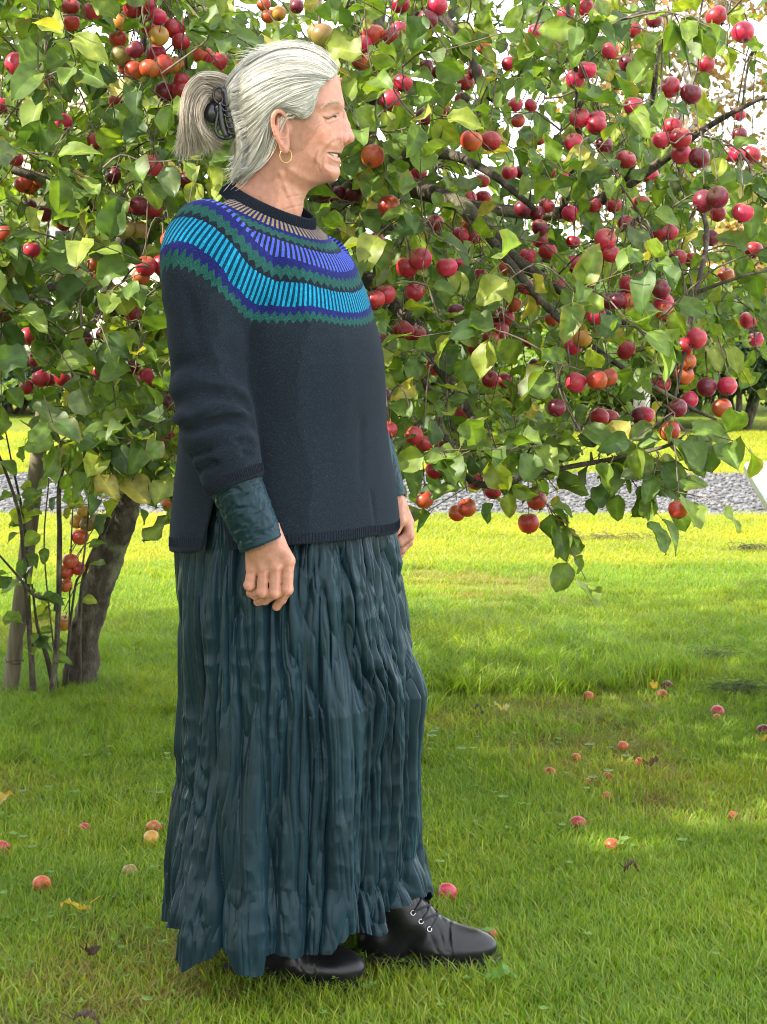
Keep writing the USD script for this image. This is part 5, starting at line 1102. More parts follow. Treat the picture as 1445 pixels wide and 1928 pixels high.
def put_apple(name, c, kind, var, rot, size, label, group):
    x = UsdGeom.Xform.Define(stage, '/World/' + numbered(name)); p_ = x.GetPrim()
    x.AddTranslateOp().Set(tuple(map(float, c))); x.AddRotateXYZOp().Set(tuple(map(float, rot))); x.AddScaleOp().Set((float(size),) * 3)
    p_.GetReferences().AddInternalReference(apple_class(kind, var)); p_.SetInstanceable(True)
    tag(p_, label, 'apple', group); return p_
def where(x, y):
    if y > 930 and x < 230: return 'among the thin shoots'
    if x < 430 and y < 190: return 'in the upper left branches'
    if x < 430 and y < 480: return 'in dim leaves behind the ponytail'
    if x < 430 and y < 600: return 'left of the upper sleeve'
    if x < 430: return 'low in leaves left of the elbow'
    if x < 640 and y < 130: return "above the woman's head"
    if x < 840 and y < 300: return 'by the forehead'
    if x < 780 and y < 480: return "below the woman's chin"
    if y < 310: return 'before the right sky'
    if y < 520: return 'along the pale sunlit branch'
    if x < 880 and y > 800: return "beside the woman's hip"
    if x < 880: return "beside the woman's chest"
    if y < 620: return 'under the pale branch'
    if y < 800: return 'above the low drooping branch'
    return 'on the low drooping branch'
rng = np.random.default_rng(404)
fruit, spurs = [], []
tree_nodes = cKDTree(A_[:cnt_])
for x, y, k in APL:
    Y = (rng.uniform(4.4, 5.3) if rng.random() < .6 else rng.uniform(5.3, 6.1)) if not (x < 230 and y > 930) else rng.uniform(5.9, 6.3)
    s = rng.uniform(.90, 1.14); near_prev = [f for f in fruit if np.hypot(*(f[3] - (x, y))) < 60]
    if near_prev: Y = near_prev[0][0][1] + rng.uniform(-.03, .05)
    c = P(x, y, Y); fruit.append((c, k, s, np.array([x, y])))
XY = np.array([f[3] for f in fruit]); nb = cKDTree(XY); comp = list(range(len(XY)))
def root(i):
    while comp[i] != i: i = comp[i]
    return i
for i, j in nb.query_pairs(46): comp[root(i)] = root(j)
roots = np.array([root(i) for i in range(len(XY))]); NUM = {2: 'pair', 3: 'trio'}
ORD = ['leftmost'] + [n + ' from left:' for n in ('second', 'third', 'fourth', 'fifth', 'sixth', 'seventh', 'eighth', 'ninth', 'tenth', 'eleventh', 'twelfth')]
texts = []
for i, (c, k, s, xy) in enumerate(fruit):
    mates = np.flatnonzero(roots == roots[i]); n = len(mates)
    if n == 1: texts.append(f'lone {WORD[k]} apple {where(*xy)}'); continue
    d = xy - XY[mates].mean(0); pos = ('upper' if d[1] < 0 else 'lower') if abs(d[1]) > abs(d[0]) else ('left' if d[0] < 0 else 'right')
    texts.append(f"{pos} {WORD[k]} apple of a {NUM.get(n, 'cluster')} {where(*xy)}")
for i, (c, k, s, xy) in enumerate(fruit):
    same = [j for j in range(len(texts)) if texts[j] == texts[i]]; t = texts[i]
    if len(same) > 1: t = f'{ORD[sorted(same, key=lambda j: XY[j][0]).index(i)]} {t}'
    rot = (rng.normal(0, 22), rng.normal(0, 22), rng.uniform(0, 360))
    t = t if len(t.split()) <= 16 else t.replace(' before the right sky', ' at upper right').replace(' from left:', '-left')
    put_apple('apple', c, k, int(rng.integers(0, 2)), rot, s, t, 'apples hanging in the apple tree')
    top = c + np.array([0, 0, 1.45 * RA * s]); d, j = tree_nodes.query(top + np.array([0, .05, .10])); a = A_[j]
    spurs.append(tube(spline([a, (a + top) / 2 + np.array([0, 0, .05 + .1 * d]), top], 8), np.linspace(.0028, .0015, 8), 5))
# leaves that would hide a fruit from the front or run through it have grown aside
fc = np.array([f[0] for f in fruit]); fp = pix(fc); fr = np.array([RA * f[2] * FPX / f[0][1] for f in fruit]); ft = cKDTree(fp)
keep = []
for i, (W, tv, c) in enumerate(leaves):
    q = pix(c); ok = True
    for j in ft.query_ball_point(q, 46):
        if np.linalg.norm(fc[j] - c) < .045: ok = False
        if c[1] < fc[j, 1] + .01 and np.hypot(*(fp[j] - q)) < fr[j] * 1.5 and rng.random() < .88: ok = False
    if ok: keep.append(i)
leaves = [leaves[i] for i in keep]; petioles = [petioles[i] for i in keep]
M_leaf = leafy('apple_leaf', .42, .5, .38, (55.0, [(0.30, (0.72, 0.72, 0.70)), (0.5, (1.0, 1.0, 1.0)), (0.66, (1.12, 1.08, 1.05)), (0.74, (1.7, 1.15, .9))]))
lc = np.array([l[2] for l in leaves]); lp = pix(lc)
inside = (lp[:, 0] > 5) & (lp[:, 0] < 1440) & (lp[:, 1] > 5) & (lp[:, 1] < 1100) & ~((lp[:, 0] > 330) & (lp[:, 0] < 720) & (lp[:, 1] > 380)) & ~((lp[:, 0] > 350) & (lp[:, 0] < 660) & (lp[:, 1] > 85))
size_ = np.array([np.linalg.norm(l[0][-4] - l[0][3]) for l in leaves]) / lc[:, 1]
order = np.argsort(-(size_ * inside)); own = set(order[:300].tolist())
for i in order[:300]:
    obj('leaf', (leaves[i][0], LF), M_leaf, apple_tree, smooth=True, tint=leaves[i][1], world_under=TB)
def stalks(pairs, r=.0009):
    A, B = np.array([p[0] for p in pairs]), np.array([p[1] for p in pairs]); t = B - A; t /= np.linalg.norm(t, axis=1, keepdims=True) + 1e-9
    u = np.cross(t, [.31, .2, .93]); u /= np.linalg.norm(u, axis=1, keepdims=True) + 1e-9; v_ = np.cross(t, u)
    V = np.stack([Q + r * (math.cos(a) * u + math.sin(a) * v_) for Q in (A, B) for a in (0, 2.094, 4.189)], 1).reshape(-1, 3); q = np.arange(len(A))[:, None] * 6
    return V, np.concatenate([q + np.array([f]) for f in ([0, 1, 4], [0, 4, 3], [1, 2, 5], [1, 5, 4], [2, 0, 3], [2, 3, 5])])
rest = [i for i in range(len(leaves)) if i not in own]
tag(obj('foliage', join([(leaves[i][0], LF) for i in rest]), M_leaf, apple_tree, smooth=True, tint=np.vstack([leaves[i][1] for i in rest]), world_under=TB), kind='stuff')
tag(obj('leaf_stalks', stalks(petioles), mat('leaf_stalk', {'p': ('principled_bsdf', {'base_color': (0.12, 0.13, 0.035), 'roughness': 0.6})}), apple_tree, world_under=TB), kind='stuff')
M_twig = mat('twig', {'g': ('geometry', {}), 'n': ('noise_texture', {'scale': 60.0}), 'r': ('rgb_ramp', {'ramp': [(0.3, (0.035, 0.024, 0.016)), (0.7, (0.12, 0.085, 0.055))]}), 'p': ('principled_bsdf', {'roughness': .75})}, [('g.position', 'n.vector'), ('n.fac', 'r.fac'), ('r.color', 'p.base_color')])
tag(obj('twigs', join(twigs + spurs), M_twig, apple_tree, world_under=TB), kind='stuff')
print('leaves', len(leaves), 'apples', len(fruit))

# ================================================================== stake, table, house, shrubs and far trees
rng = np.random.default_rng(909)
sb = P(22, 1290, 6.15); sb[2] = 0
stake = thing('wooden_stake', 'weathered round wooden stake leaning beside the apple trunk', 'stake', sb)
sp = spline([P(18, 1310, 6.15), P(22, 1274, 6.15), P(48, 1060, 6.12), P(74, 841, 6.08), P(84, 760, 6.07)], 40)
M_stake = mat('stake_wood', {'g': ('geometry', {}), 'mp': ('mapping', {'scale': (1, 1, .08)}), 'n': ('noise_texture', {'scale': 70.0, 'detail': 5.0}), 'r': ('rgb_ramp', {'ramp': [(0.3, (0.05, 0.04, 0.022)), (0.7, (0.13, 0.11, 0.06))]}), 'b': ('bump', {'strength': .5, 'distance': .004}), 'p': ('principled_bsdf', {'roughness': .85})},
              [('g.position', 'mp.vector'), ('mp.vector', 'n.vector'), ('n.fac', 'r.fac'), ('r.color', 'p.base_color'), ('n.fac', 'b.height'), ('b.normal', 'p.normal')])
obj('post', tube(sp, np.interp(np.linspace(0, 1, 40), [0, .12, .14, 1], [.030, .029, .0255, .0245]), 18, rough=bark_rough(90, .03)), M_stake, stake, world_under=sb)
obj('binding_wire', tube([P(27, 1244, 6.15) + np.array([.029 * math.cos(t), .029 * math.sin(t), .006 * math.sin(t * 1.5)]) for t in np.linspace(0, 12, 60)], .0016, 5), mat('rusty_wire', {'p': ('principled_bsdf', {'base_color': (0.07, 0.045, 0.03), 'roughness': .7, 'metallic': .5})}), stake, world_under=sb)
M_white = mat('white_plastic', {'p': ('principled_bsdf', {'base_color': (0.75, 0.77, 0.78), 'roughness': .4})})
tg = P(46, 1085, 5.95); ribbon_pts = spline([P(54, 1068, 5.98), P(50, 1076, 5.96), P(44, 1090, 5.95), P(36, 1098, 5.96)], 12); rv_ = []
for i, q in enumerate(ribbon_pts): a = .4 + i * .22; w_ = .008 + .004 * math.sin(i * .5); rv_ += [q + w_ * np.array([math.cos(a), math.sin(a), .3]), q - w_ * np.array([math.cos(a), math.sin(a), .3]), q - w_ * np.array([math.cos(a), math.sin(a), .3]) + np.array([0, .0015, 0]), q + w_ * np.array([math.cos(a), math.sin(a), .3]) + np.array([0, .0015, 0])]
rf_ = []
for i in range(11):
    for j in range(4): a, b = i * 4 + j, i * 4 + (j + 1) % 4; rf_ += [[a, b, b + 4], [a, b + 4, a + 4]]
rf_ += [[0, 2, 1], [0, 3, 2], [44, 45, 46], [44, 46, 47]]
tag(obj('plastic_tie', (np.array(rv_), np.array(rf_)), M_white, None, smooth=40), 'torn white plastic tie on a shoot before the wooden stake', 'tie')
# garden table: only its far corner reaches the picture
tc_ = np.array([1.178, 6.45]); e1 = np.array([-.127, -.992]); e2 = np.array([.992, -.127]); tz = .735
tb = np.array([*(tc_ + .6 * e1 + .45 * e2), 0.0])
table = thing('garden_table', 'pale grey plastic garden table with a rounded corner at the picture edge', 'table', tb)
sq = shapely.box(0, 0, 1.35, .9).buffer(-.10).buffer(.10, quad_segs=10)
def rounded_slab(poly, z0, z1, bev):
    parts_ = [trimesh.creation.extrude_polygon(poly.buffer(-bev), z1 - z0, engine='earcut')]; parts_[0].apply_translation([0, 0, z0]); m2 = trimesh.creation.extrude_polygon(poly, z1 - z0 - 2 * bev, engine='earcut'); m2.apply_translation([0, 0, z0 + bev])
    hulls = trimesh.util.concatenate(parts_ + [m2]).convex_hull; return hulls
def on_table(m): v = np.array(m.vertices); xy = tc_ + v[:, :1] * e1 + v[:, 1:2] * e2; return np.c_[xy, v[:, 2]], np.array(m.faces)[:, ::-1]
M_table = mat('table_plastic', {'p': ('principled_bsdf', {'base_color': (0.62, 0.65, 0.67), 'roughness': .35})})
obj('tabletop', on_table(rounded_slab(sq, tz - .035, tz, .006)), M_table, table, smooth=35, world_under=tb)
for a, b in ((.16, .16), (1.19, .16), (.16, .74), (1.19, .74)):
    m = trimesh.creation.cylinder(.024, tz - .036, sections=16); m.apply_translation([a, b, (tz - .036) / 2]); obj('leg', on_table(m), M_table, table, smooth=40, world_under=tb)

# the low house behind the tree
hb = np.array([-6.2, 25.5, 0]); house = thing('house', 'low cream house with a tiled roof glimpsed behind the apple leaves', 'house', hb)
M_wall = mat('cream_render', {'g': ('geometry', {}), 'n': ('noise_texture', {'scale': 3.0, 'detail': 5.0}), 'r': ('rgb_ramp', {'ramp': [(0.3, (0.52, 0.46, 0.34)), (0.7, (0.62, 0.57, 0.45))]}), 'p': ('principled_bsdf', {'roughness': .9})}, [('g.position', 'n.vector'), ('n.fac', 'r.fac'), ('r.color', 'p.base_color')])
def box(lo, hi): m = trimesh.creation.box(bounds=[lo, hi]); return np.array(m.vertices), np.array(m.faces)
hx0, hx1, hy0, hy1, he, hr = -11.5, -2.35, 24.0, 30.0, 2.45, 4.15
M_frame = mat('window_frame', {'p': ('principled_bsdf', {'base_color': (0.7, 0.7, 0.68), 'roughness': .5})})
M_pane = mat('window_glass', {'f': ('fresnel', {'IOR': 1.5}), 't': ('transparent_bsdf', {'color': (0.55, 0.6, 0.6)}), 'gl': ('glossy_bsdf', {'roughness': .02}), 'x': ('mix_closure', {})}, [('f.fac', 'x.fac'), ('t.BSDF', 'x.closure1'), ('gl.BSDF', 'x.closure2')], surface='x.closure')
wins = [(-10.6, -9.4), (-8.2, -7.0), (-4.6, -3.4)]; door = (-6.3, -5.3)
segs, x = [], hx0
for a, b, kind in sorted([(a, b, 'w') for a, b in wins] + [(*door, 'd')]):
    segs.append(box([x, hy0, 0], [a, hy0 + .2, he])); segs.append(box([a, hy0, 2.05], [b, hy0 + .2, he]))
    if kind == 'w': segs.append(box([a, hy0, 0], [b, hy0 + .2, .95]))
    x = b
segs += [box([x, hy0, 0], [hx1, hy0 + .2, he]), box([hx0, hy0 + .2, 0], [hx0 + .2, hy1, he]), box([hx1 - .2, hy0 + .2, 0], [hx1, hy1, he]), box([hx0 + .2, hy1 - .2, 0], [hx1 - .2, hy1, he])]
obj('wall', join(segs), M_wall, house, smooth=False, world_under=hb)
for a, b in wins:
    fr_ = obj('window', join([box([a, hy0 + .05, .95], [a + .07, hy0 + .12, 2.05]), box([b - .07, hy0 + .05, .95], [b, hy0 + .12, 2.05]), box([a + .07, hy0 + .05, .95], [b - .07, hy0 + .12, 1.02]), box([a + .07, hy0 + .05, 1.98], [b - .07, hy0 + .12, 2.05]), box([(a + b) / 2 - .03, hy0 + .05, 1.02], [(a + b) / 2 + .03, hy0 + .12, 1.98])]), M_frame, house, smooth=False, world_under=hb)
    obj('pane', box([a + .07, hy0 + .075, 1.02], [b - .07, hy0 + .085, 1.98]), M_pane, fr_, smooth=False, world_under=hb)
dr = obj('door', join([box([door[0] + .002, hy0 + .06, .02], [door[1] - .002, hy0 + .12, 2.045])] + [box([door[0] + .12, hy0 + .045, z], [door[1] - .12, hy0 + .059, z + .55]) for z in (.2, .85, 1.42)]), mat('door_paint', {'p': ('principled_bsdf', {'base_color': (0.05, 0.12, 0.08), 'roughness': .5})}), house, smooth=False, world_under=hb)
M_tile = mat('roof_tile', {'g': ('geometry', {}), 'n': ('noise_texture', {'scale': 4.0, 'detail': 4.0}), 'r': ('rgb_ramp', {'ramp': [(0.3, (0.26, 0.21, 0.14)), (0.7, (0.40, 0.33, 0.22))]}), 'p': ('principled_bsdf', {'roughness': .85})}, [('g.position', 'n.vector'), ('n.fac', 'r.fac'), ('r.color', 'p.base_color')])
# hipped roof: front slope carries its tiles one by one
A_r, B_r = np.array([hx0 - .3, hy0 - .35, he - .05]), np.array([hx1 + .3, hy0 - .35, he - .05]); ym = (hy0 + hy1) / 2; hip = 2.4
top0, top1 = np.array([hx0 + hip, ym, hr]), np.array([hx1 - hip + .3, ym, hr]); C_r, D_r = np.array([hx1 + .3, hy1 + .35, he - .05]), np.array([hx0 - .3, hy1 + .35, he - .05])
rvv = np.array([A_r, B_r, C_r, D_r, top0, top1]); obj('roof_deck', (rvv, np.array([[0, 1, 5], [0, 5, 4], [1, 2, 5], [2, 3, 4], [2, 4, 5], [3, 0, 4], [0, 2, 1], [0, 3, 2]])), M_tile, house, smooth=False, world_under=hb)
rows, upv = 9, (np.array([0, ym - hy0 + .35, hr - he + .05])); nrm = np.cross([1, 0, 0], upv); nrm /= np.linalg.norm(nrm)
for i in range(rows):
    t0, t1 = i / rows, (i + 1.18) / rows; xl = A_r[0] + (top0[0] - A_r[0]) * (i + .5) / rows; xr = B_r[0] + (top1[0] - B_r[0]) * (i + .5) / rows; n = max(1, int((xr - xl) / .27))
    for j in range(n):
        a = xl + (xr - xl) * j / n; b = xl + (xr - xl) * (j + 1.06) / n; pr = []
        for s in np.linspace(0, 1, 5):
            for t, o in ((t0, .075), (t1, .030)): pr.append(np.array([a + (b - a) * s, A_r[1], A_r[2]]) + upv * min(t, 1.0) + nrm * (o + .045 * math.sin(s * math.pi) + .006 * rng.random()))
        pr = np.array(pr); ff = [[k * 2, k * 2 + 2, k * 2 + 3] for k in range(4)] + [[k * 2, k * 2 + 3, k * 2 + 1] for k in range(4)]
        lo_ = pr - nrm * .02; f2 = ff + [[c + 10, b_ + 10, a_ + 10] for a_, b_, c in ff] + [[k * 2 + 2, k * 2, k * 2 + 10] for k in range(4)] + [[k * 2 + 2, k * 2 + 10, k * 2 + 12] for k in range(4)]
        obj('roof_tile', (np.vstack([pr, lo_]), np.array(f2)), M_tile, house, smooth=False, world_under=hb)
obj('ridge', tube([top0 + np.array([-.05, 0, .07]), top1 + np.array([.05, 0, .07])], .10, 10), M_tile, house, world_under=hb)

# leaf clouds
M_bush = leafy('shrub_leaves', .35, .5, .35)
def cloud(lumps, n, leaf, palette, seed, droop=.2, shell=.55):
    """Leaf faces spread through a few ellipsoidal lumps: (centre, radii)."""
    g = np.random.default_rng(seed); vol = np.array([np.prod(r) ** (2 / 3) for c, r in lumps]); which = g.choice(len(lumps), n, p=vol / vol.sum())
    C = np.array([c for c, r in lumps])[which]; R = np.array([r for c, r in lumps])[which]
    d = g.normal(0, 1, (n, 3)); d /= np.linalg.norm(d, axis=1, keepdims=True); rad = g.uniform(shell, 1.0, n) ** .6
    rad *= .80 + .40 * fbm(d * 2.2 + which[:, None] * 7.0, 3, seed); p_ = C + d * R * rad[:, None]; keep_ = p_[:, 2] > .04; p_, d = p_[keep_], d[keep_]; n = len(p_)
    nn_ = d + np.array([0, 0, .5]) + g.normal(0, .6, (n, 3)); nn_ /= np.linalg.norm(nn_, axis=1, keepdims=True)
    l = g.normal(0, 1, (n, 3)) + d * .6 - np.array([0, 0, droop]); l -= nn_ * (l * nn_).sum(1, keepdims=True); l /= np.linalg.norm(l, axis=1, keepdims=True); s = np.cross(nn_, l)
    L = leaf * g.uniform(.6, 1.3, n)[:, None]; W = L * .32
    V = np.stack([p_, p_ + l * L * .45 + s * W + nn_ * L * .08, p_ + l * L - nn_ * L * .12, p_ + l * L * .45 - s * W + nn_ * L * .08], 1).reshape(-1, 3)
    q = np.arange(n)[:, None] * 4; F = np.concatenate([q + np.array([[0, 1, 2]]), q + np.array([[0, 2, 3]])])
    cl_ = .75 + .5 * fbm(p_ * 1.6, 3, seed + 1); col = np.array(palette)[g.integers(0, len(palette), n)] * cl_[:, None] * g.uniform(.8, 1.2, (n, 1))
    return (V, F), np.repeat(col, 4, 0)
def lumps_of(c, size, n, seed):
    g = np.random.default_rng(seed); out = []
    for k in range(n):
        t = g.normal(0, 1, 3); t /= np.linalg.norm(t); o = t * np.array(size) * g.uniform(.25, .62); o[2] = abs(o[2]) * g.choice([1, .6, -.7]); out.append((np.array(c) + o, np.array(size) * g.uniform(.36, .58)))
    return out
def bush(name, label, category, px, py_top, Y, halfw, n, leaf, palette, seed, group=None, depth=None):
    b = P(px, 700, Y); b[2] = 0; zt = P(px, py_top, Y)[2]; th_ = thing(name, label, category, b, 0, group)
    lum = lumps_of([b[0], Y, zt * .50], [halfw, depth or halfw * .8, zt * .50], 14, seed)
    m, tv = cloud(lum, n, leaf, palette, seed); obj('foliage', m, M_bush, th_, smooth=False, tint=tv, world_under=b)
    st_ = []
    for k in range(5):
        a = k * 1.26 + seed; e = b + np.array([halfw * .5 * math.cos(a), halfw * .4 * math.sin(a), zt * .75]); obj('stem', tube(spline([b + np.array([.08 * math.cos(a), .08 * math.sin(a), 0]), b * .4 + e * .6 + np.array([0, 0, .15 * zt]) * 0, e], 8), np.linspace(.035, .008, 8), 6), M_bark, th_, world_under=b)
    return th_
LG = [(0.10, 0.17, 0.025), (0.14, 0.20, 0.03), (0.07, 0.13, 0.022)]; DG = [(0.020, 0.045, 0.016), (0.030, 0.060, 0.020), (0.045, 0.075, 0.022)]; MG = [(0.05, 0.10, 0.02), (0.075, 0.125, 0.025), (0.09, 0.13, 0.03)]; YL = [(0.24, 0.19, 0.04), (0.30, 0.20, 0.05), (0.14, 0.16, 0.03), (0.30, 0.15, 0.05)]
bush('shrub', 'light green leafy shrub at the far lawn edge left of the pale trunk', 'shrub', 1085, 585, 17.6, .95, 7500, .085, LG, 1)
bush('shrub', 'dark bushy evergreen shrub standing on the far lawn at the right', 'shrub', 1395, 560, 18.2, .85, 9000, .075, DG, 2)
bush('shrub', 'mid green shrub behind the lowest apple leaves near the pale trunk', 'shrub', 1240, 600, 18.6, .95, 6500, .085, MG, 3)
bush('shrub', "green shrub at the lawn edge behind the woman's chest", 'shrub', 800, 560, 18.0, 1.15, 7500, .09, MG, 4)
bush('shrub', 'broad green shrub between the drooping branch and the light shrub', 'shrub', 945, 540, 18.8, 1.15, 7500, .09, MG, 5)
bush('shrub', 'tall green shrub behind the pale trunk and the light green shrub', 'shrub', 1150, 500, 20.3, 1.2, 7000, .10, MG, 8)
bush('shrub', 'tall yellow-green shrub behind the dark evergreen shrub', 'shrub', 1320, 490, 20.8, 1.2, 7000, .10, LG, 9)
bush('shrub', "green shrub behind the woman's sweater beyond the drive", 'shrub', 660, 560, 19.0, 1.1, 6000, .10, MG, 10)
bush('shrub', 'dark green shrub beyond the drive left of the wooden stake', 'shrub', 20, 640, 20.5, 1.3, 6000, .09, DG, 6)
bush('shrub', 'rounded green shrub in front of the cream house', 'shrub', 200, 620, 20.8, 1.2, 6000, .09, MG, 7)
def far_tree(name, label, px, Y, trunk_r, path, lumps_px, n, leaf, palette, seed, mat_trunk, extra=()):
    b = P(px, 700, Y); b[2] = 0; t_ = thing(name, label, 'tree', b)
    q = np.array([b] + [P(x, y, Y) for x, y in path]); s = spline(q, 30); obj('trunk', tube(s, np.interp(np.linspace(0, 1, 30), [0, .06, 1], [trunk_r * 1.3, trunk_r, trunk_r * .25]), 12, rough=bark_rough(seed, .08)), mat_trunk, t_, smooth=True, world_under=b)
    L_ = []
    for x, y, dy, rx_, rz_ in lumps_px:
        c = P(x, y, Y + dy); L_.append((c, np.array([rx_, rx_ * .9, rz_]))); j = int(np.argmin(((s - c) ** 2).sum(1) + 3 * (s[:, 2] > c[2]))); a = s[max(1, j - 3)]
        obj('branch', tube(spline([a, (a + c) / 2 + np.array([0, 0, .12]), c, c + (c - a) * .35], 14), np.linspace(trunk_r * .35, .006, 14), 6), mat_trunk, t_, world_under=b)
    m, tv = cloud(L_, n, leaf, palette, seed, .5, .2); obj('crown', m, M_bush, t_, smooth=False, tint=tv, world_under=b); return t_
M_pale = mat('pale_bark', {'g': ('geometry', {}), 'n': ('noise_texture', {'scale': 9.0, 'detail': 5.0}), 'r': ('rgb_ramp', {'ramp': [(0.3, (0.20, 0.17, 0.14)), (0.6, (0.48, 0.45, 0.40))]}), 'p': ('principled_bsdf', {'roughness': .85})}, [('g.position', 'n.vector'), ('n.fac', 'r.fac'), ('r.color', 'p.base_color')])
AUT = [(0.22, 0.12, 0.045), (0.19, 0.14, 0.045), (0.15, 0.135, 0.04), (0.25, 0.14, 0.06), (0.16, 0.085, 0.035)]
far_tree('autumn_tree', 'slender pale-trunked tree with sparse copper autumn leaves before the sky', 1207, 17.3, .075, [(1212, 700), (1225, 560), (1250, 420), (1285, 250), (1302, 130), (1308, 20), (1320, -140)],
         [(1130, 60, .2, .42, .5), (1220, 30, -.3, .4, .45), (1290, 80, .4, .45, .5), (1350, 40, -.2, .4, .5), (1400, 170, .1, .35, .35), (1140, 210, -.3, .45, .35), (1200, 280, .3, .5, .4), (1290, 260, -.1, .4, .4), (1340, 330, .2, .5, .35), (1130, 360, .2, .45, .4), (1240, 400, -.2, .5, .4), (1400, 300, 0, .35, .3), (1080, 120, .3, .35, .5), (1180, 140, 0, .4, .4), (1060, 300, 0, .35, .4), (1330, 180, .5, .35, .4), (1160, -60, .2, .5, .4), (1420, -40, .2, .5, .4), (1300, -90, 0, .5, .5)], 4300, .085, AUT, 31, M_pale)
far_tree('autumn_tree', 'yellowing broad tree low behind the right edge of the apple crown', 1470, 21.0, .10, [(1465, 600), (1460, 480), (1450, 380)],
         [(1430, 450, .2, .6, .45), (1480, 400, 0, .6, .5), (1400, 520, -.2, .5, .4), (1460, 540, .3, .7, .4), (1380, 430, 0, .4, .3), (1520, 500, 0, .7, .5)], 4200, .10, YL, 33, M_bark)
far_tree('broadleaf_tree', 'green tree beyond the shrubs seen through the middle of the crown', 900, 27.0, .13, [(900, 560), (890, 470), (885, 420)],
         [(830, 500, 0, 1.0, .5), (930, 480, .3, 1.0, .6), (1010, 510, 0, .9, .5), (760, 520, 0, .8, .5), (880, 440, 0, .8, .4), (1080, 520, .4, .9, .5), (1180, 500, 0, .9, .5)], 9000, .13, MG, 34, M_bark)
# trees to the left of the picture throw the shade that lies over the woman and the near lawn
for k, (x, y, zt, hw_) in enumerate([(-5.4, .8, 6.3, 2.4), (-5.4, 3.2, 5.0, 1.9), (-5.5, 5.2, 4.5, 1.4)]):
    b = np.array([x, y, 0.0]); t_ = thing('broadleaf_tree', ['dense green tree on the lawn left of the picture, nearest to the viewer', 'dense green tree on the lawn left of the picture, in the middle', 'dense green tree on the lawn left of the picture, nearest to the drive'][k], 'tree', b)
    obj('trunk', tube(spline([b, b + [0.05, 0, zt * .4], b + [0, .05, zt * .8]], 14), np.linspace(.16, .05, 14), 10), M_bark, t_, world_under=b)
    m, tv = cloud(lumps_of([x, y, zt * .56], [hw_, hw_, zt * .44], 22, 50 + k), 11000, .25, MG, 60 + k, .2, .05); obj('crown', m, M_bush, t_, smooth=False, tint=tv, world_under=b)

# ================================================================== things lying in the grass
def fallen(name, px, py, kind, label, size=1.0, sink=.012):
    c = G(px, py, .012); rot = (rng.uniform(30, 150), rng.uniform(-60, 60), rng.uniform(0, 360)); c[2] = RA * size - sink + .004
    put_apple(name, c, kind, int(rng.integers(0, 2)), rot, size, label, 'fallen apples in the grass')
FL = [(285, 1584, 'y', "yellow-orange fallen apple lying at the skirt's left edge", .92), (290, 1563, 'o', 'reddish fallen apple just behind the yellow-orange one by the skirt', .88), (160, 1562, 'p', 'half hidden red fallen apple in grass far left of the skirt', .72), (3, 1603, 'p', 'red fallen apple cut by the left picture edge', .9),
      (78, 1672, 'o', 'red and yellow fallen apple in front of the yellow leaf', .95), (246, 1648, 'g', 'brown rotting fallen apple left of the skirt hem', .9), (842, 1688, 'p', 'pinkish red fallen apple behind the far boot', .98), (880, 1713, 'd', 'tiny dark red fallen apple right of the boot laces', .5), (925, 1762, 'o', 'rotting orange fallen apple beyond the boot toe', .62),
      (1088, 1558, 'c', 'dull red fallen apple in the middle of the right lawn', .95), (1153, 1596, 'o', 'bright orange-red fallen apple on the right lawn', .85), (1142, 1502, 'o', 'small orange fallen apple above the bright orange-red one', .62), (1351, 1345, 'p', 'red fallen apple at the right beside a yellow bit', .95), (1350, 1353, 'y', 'yellow half apple touching the red one at the right', .6), (1256, 1296, 'd', 'purplish fallen apple at the edge of the taller grass', .92), (1247, 1310, 'o', 'pale pink fallen apple under the purplish one', .8),
      (1438, 1382, 'd', 'purple fallen apple at the right picture edge', .95), (1109, 1312, 'o', 'faded red fallen apple below the tall grass clump', .75), (1173, 1408, 'o', 'small salmon fallen apple in the right middle lawn', .7), (1086, 1428, 'o', 'little orange apple half sunk in grass right of the skirt', .6), (1036, 1458, 'o', 'brick red apple sunk in grass nearest to the skirt on the right', .7), (1106, 1472, 'o', 'faint pink apple sunk in grass left of a brown leaf', .5), (1144, 1464, 'o', 'pale orange apple sunk in grass above the small orange one', .6), (838, 1575, 'o', 'tiny orange apple scrap right of the skirt', .4), (1160, 1556, 'd', 'tiny dark apple scrap beside the dull red apple', .4), (1380, 1535, 'o', 'flat rosy apple piece far right on the lawn', .5), (1206, 1436, 'o', 'brownish apple sunk in grass right of the salmon one', .6)]
for x, y, k, lab, s in FL: fallen('fallen_apple', x, y, k, lab, s, .010 if s > .7 else .006)
def lying_leaf(name, px, py, length, width, col, label, seed, lobes=0, yaw=0.0, tilt=.15, z=.045):
    g = np.random.default_rng(seed); U = np.linspace(0, 1, 15); V = []
    for u in U:
        w_ = width * math.sin(math.pi * u ** .8) ** .6 * (1 + (.35 * math.sin(u * lobes * math.pi) if lobes else 0)) + .0004
        for c in (-1, -.5, 0, .5, 1): V.append((length * (u - .5), c * w_ / 2, .010 * math.sin(u * 5 + seed) + abs(c) * w_ * .18 + .004 * g.normal()))
    V = np.array(V); F = []
    for i in range(14):
        for j in range(4): q = i * 5 + j; F += [[q, q + 5, q + 6], [q, q + 6, q + 1]]
    st_ = tube([(-length / 2, 0, 0), (-length * .7, .004, .004), (-length * .9, .002, .010)], .0010, 5)
    R_ = trimesh.transformations.euler_matrix(tilt, tilt * .4, yaw)[:3, :3]; c = G(px, py, z)
    m = leafy(name + '_' + ['yellow', 'brown', 'pale', 'green'][seed % 4] + '_skin', .25, .6, .3) if False else M_bush
    V2, F2 = join([(V, np.array(F)), st_])
    tag(obj(name, (V2 @ R_.T + c, F2), m, None, smooth=True, tint=np.tile(col, (len(V2), 1)) * g.uniform(.85, 1.15, (len(V2), 1))), label, 'leaf')
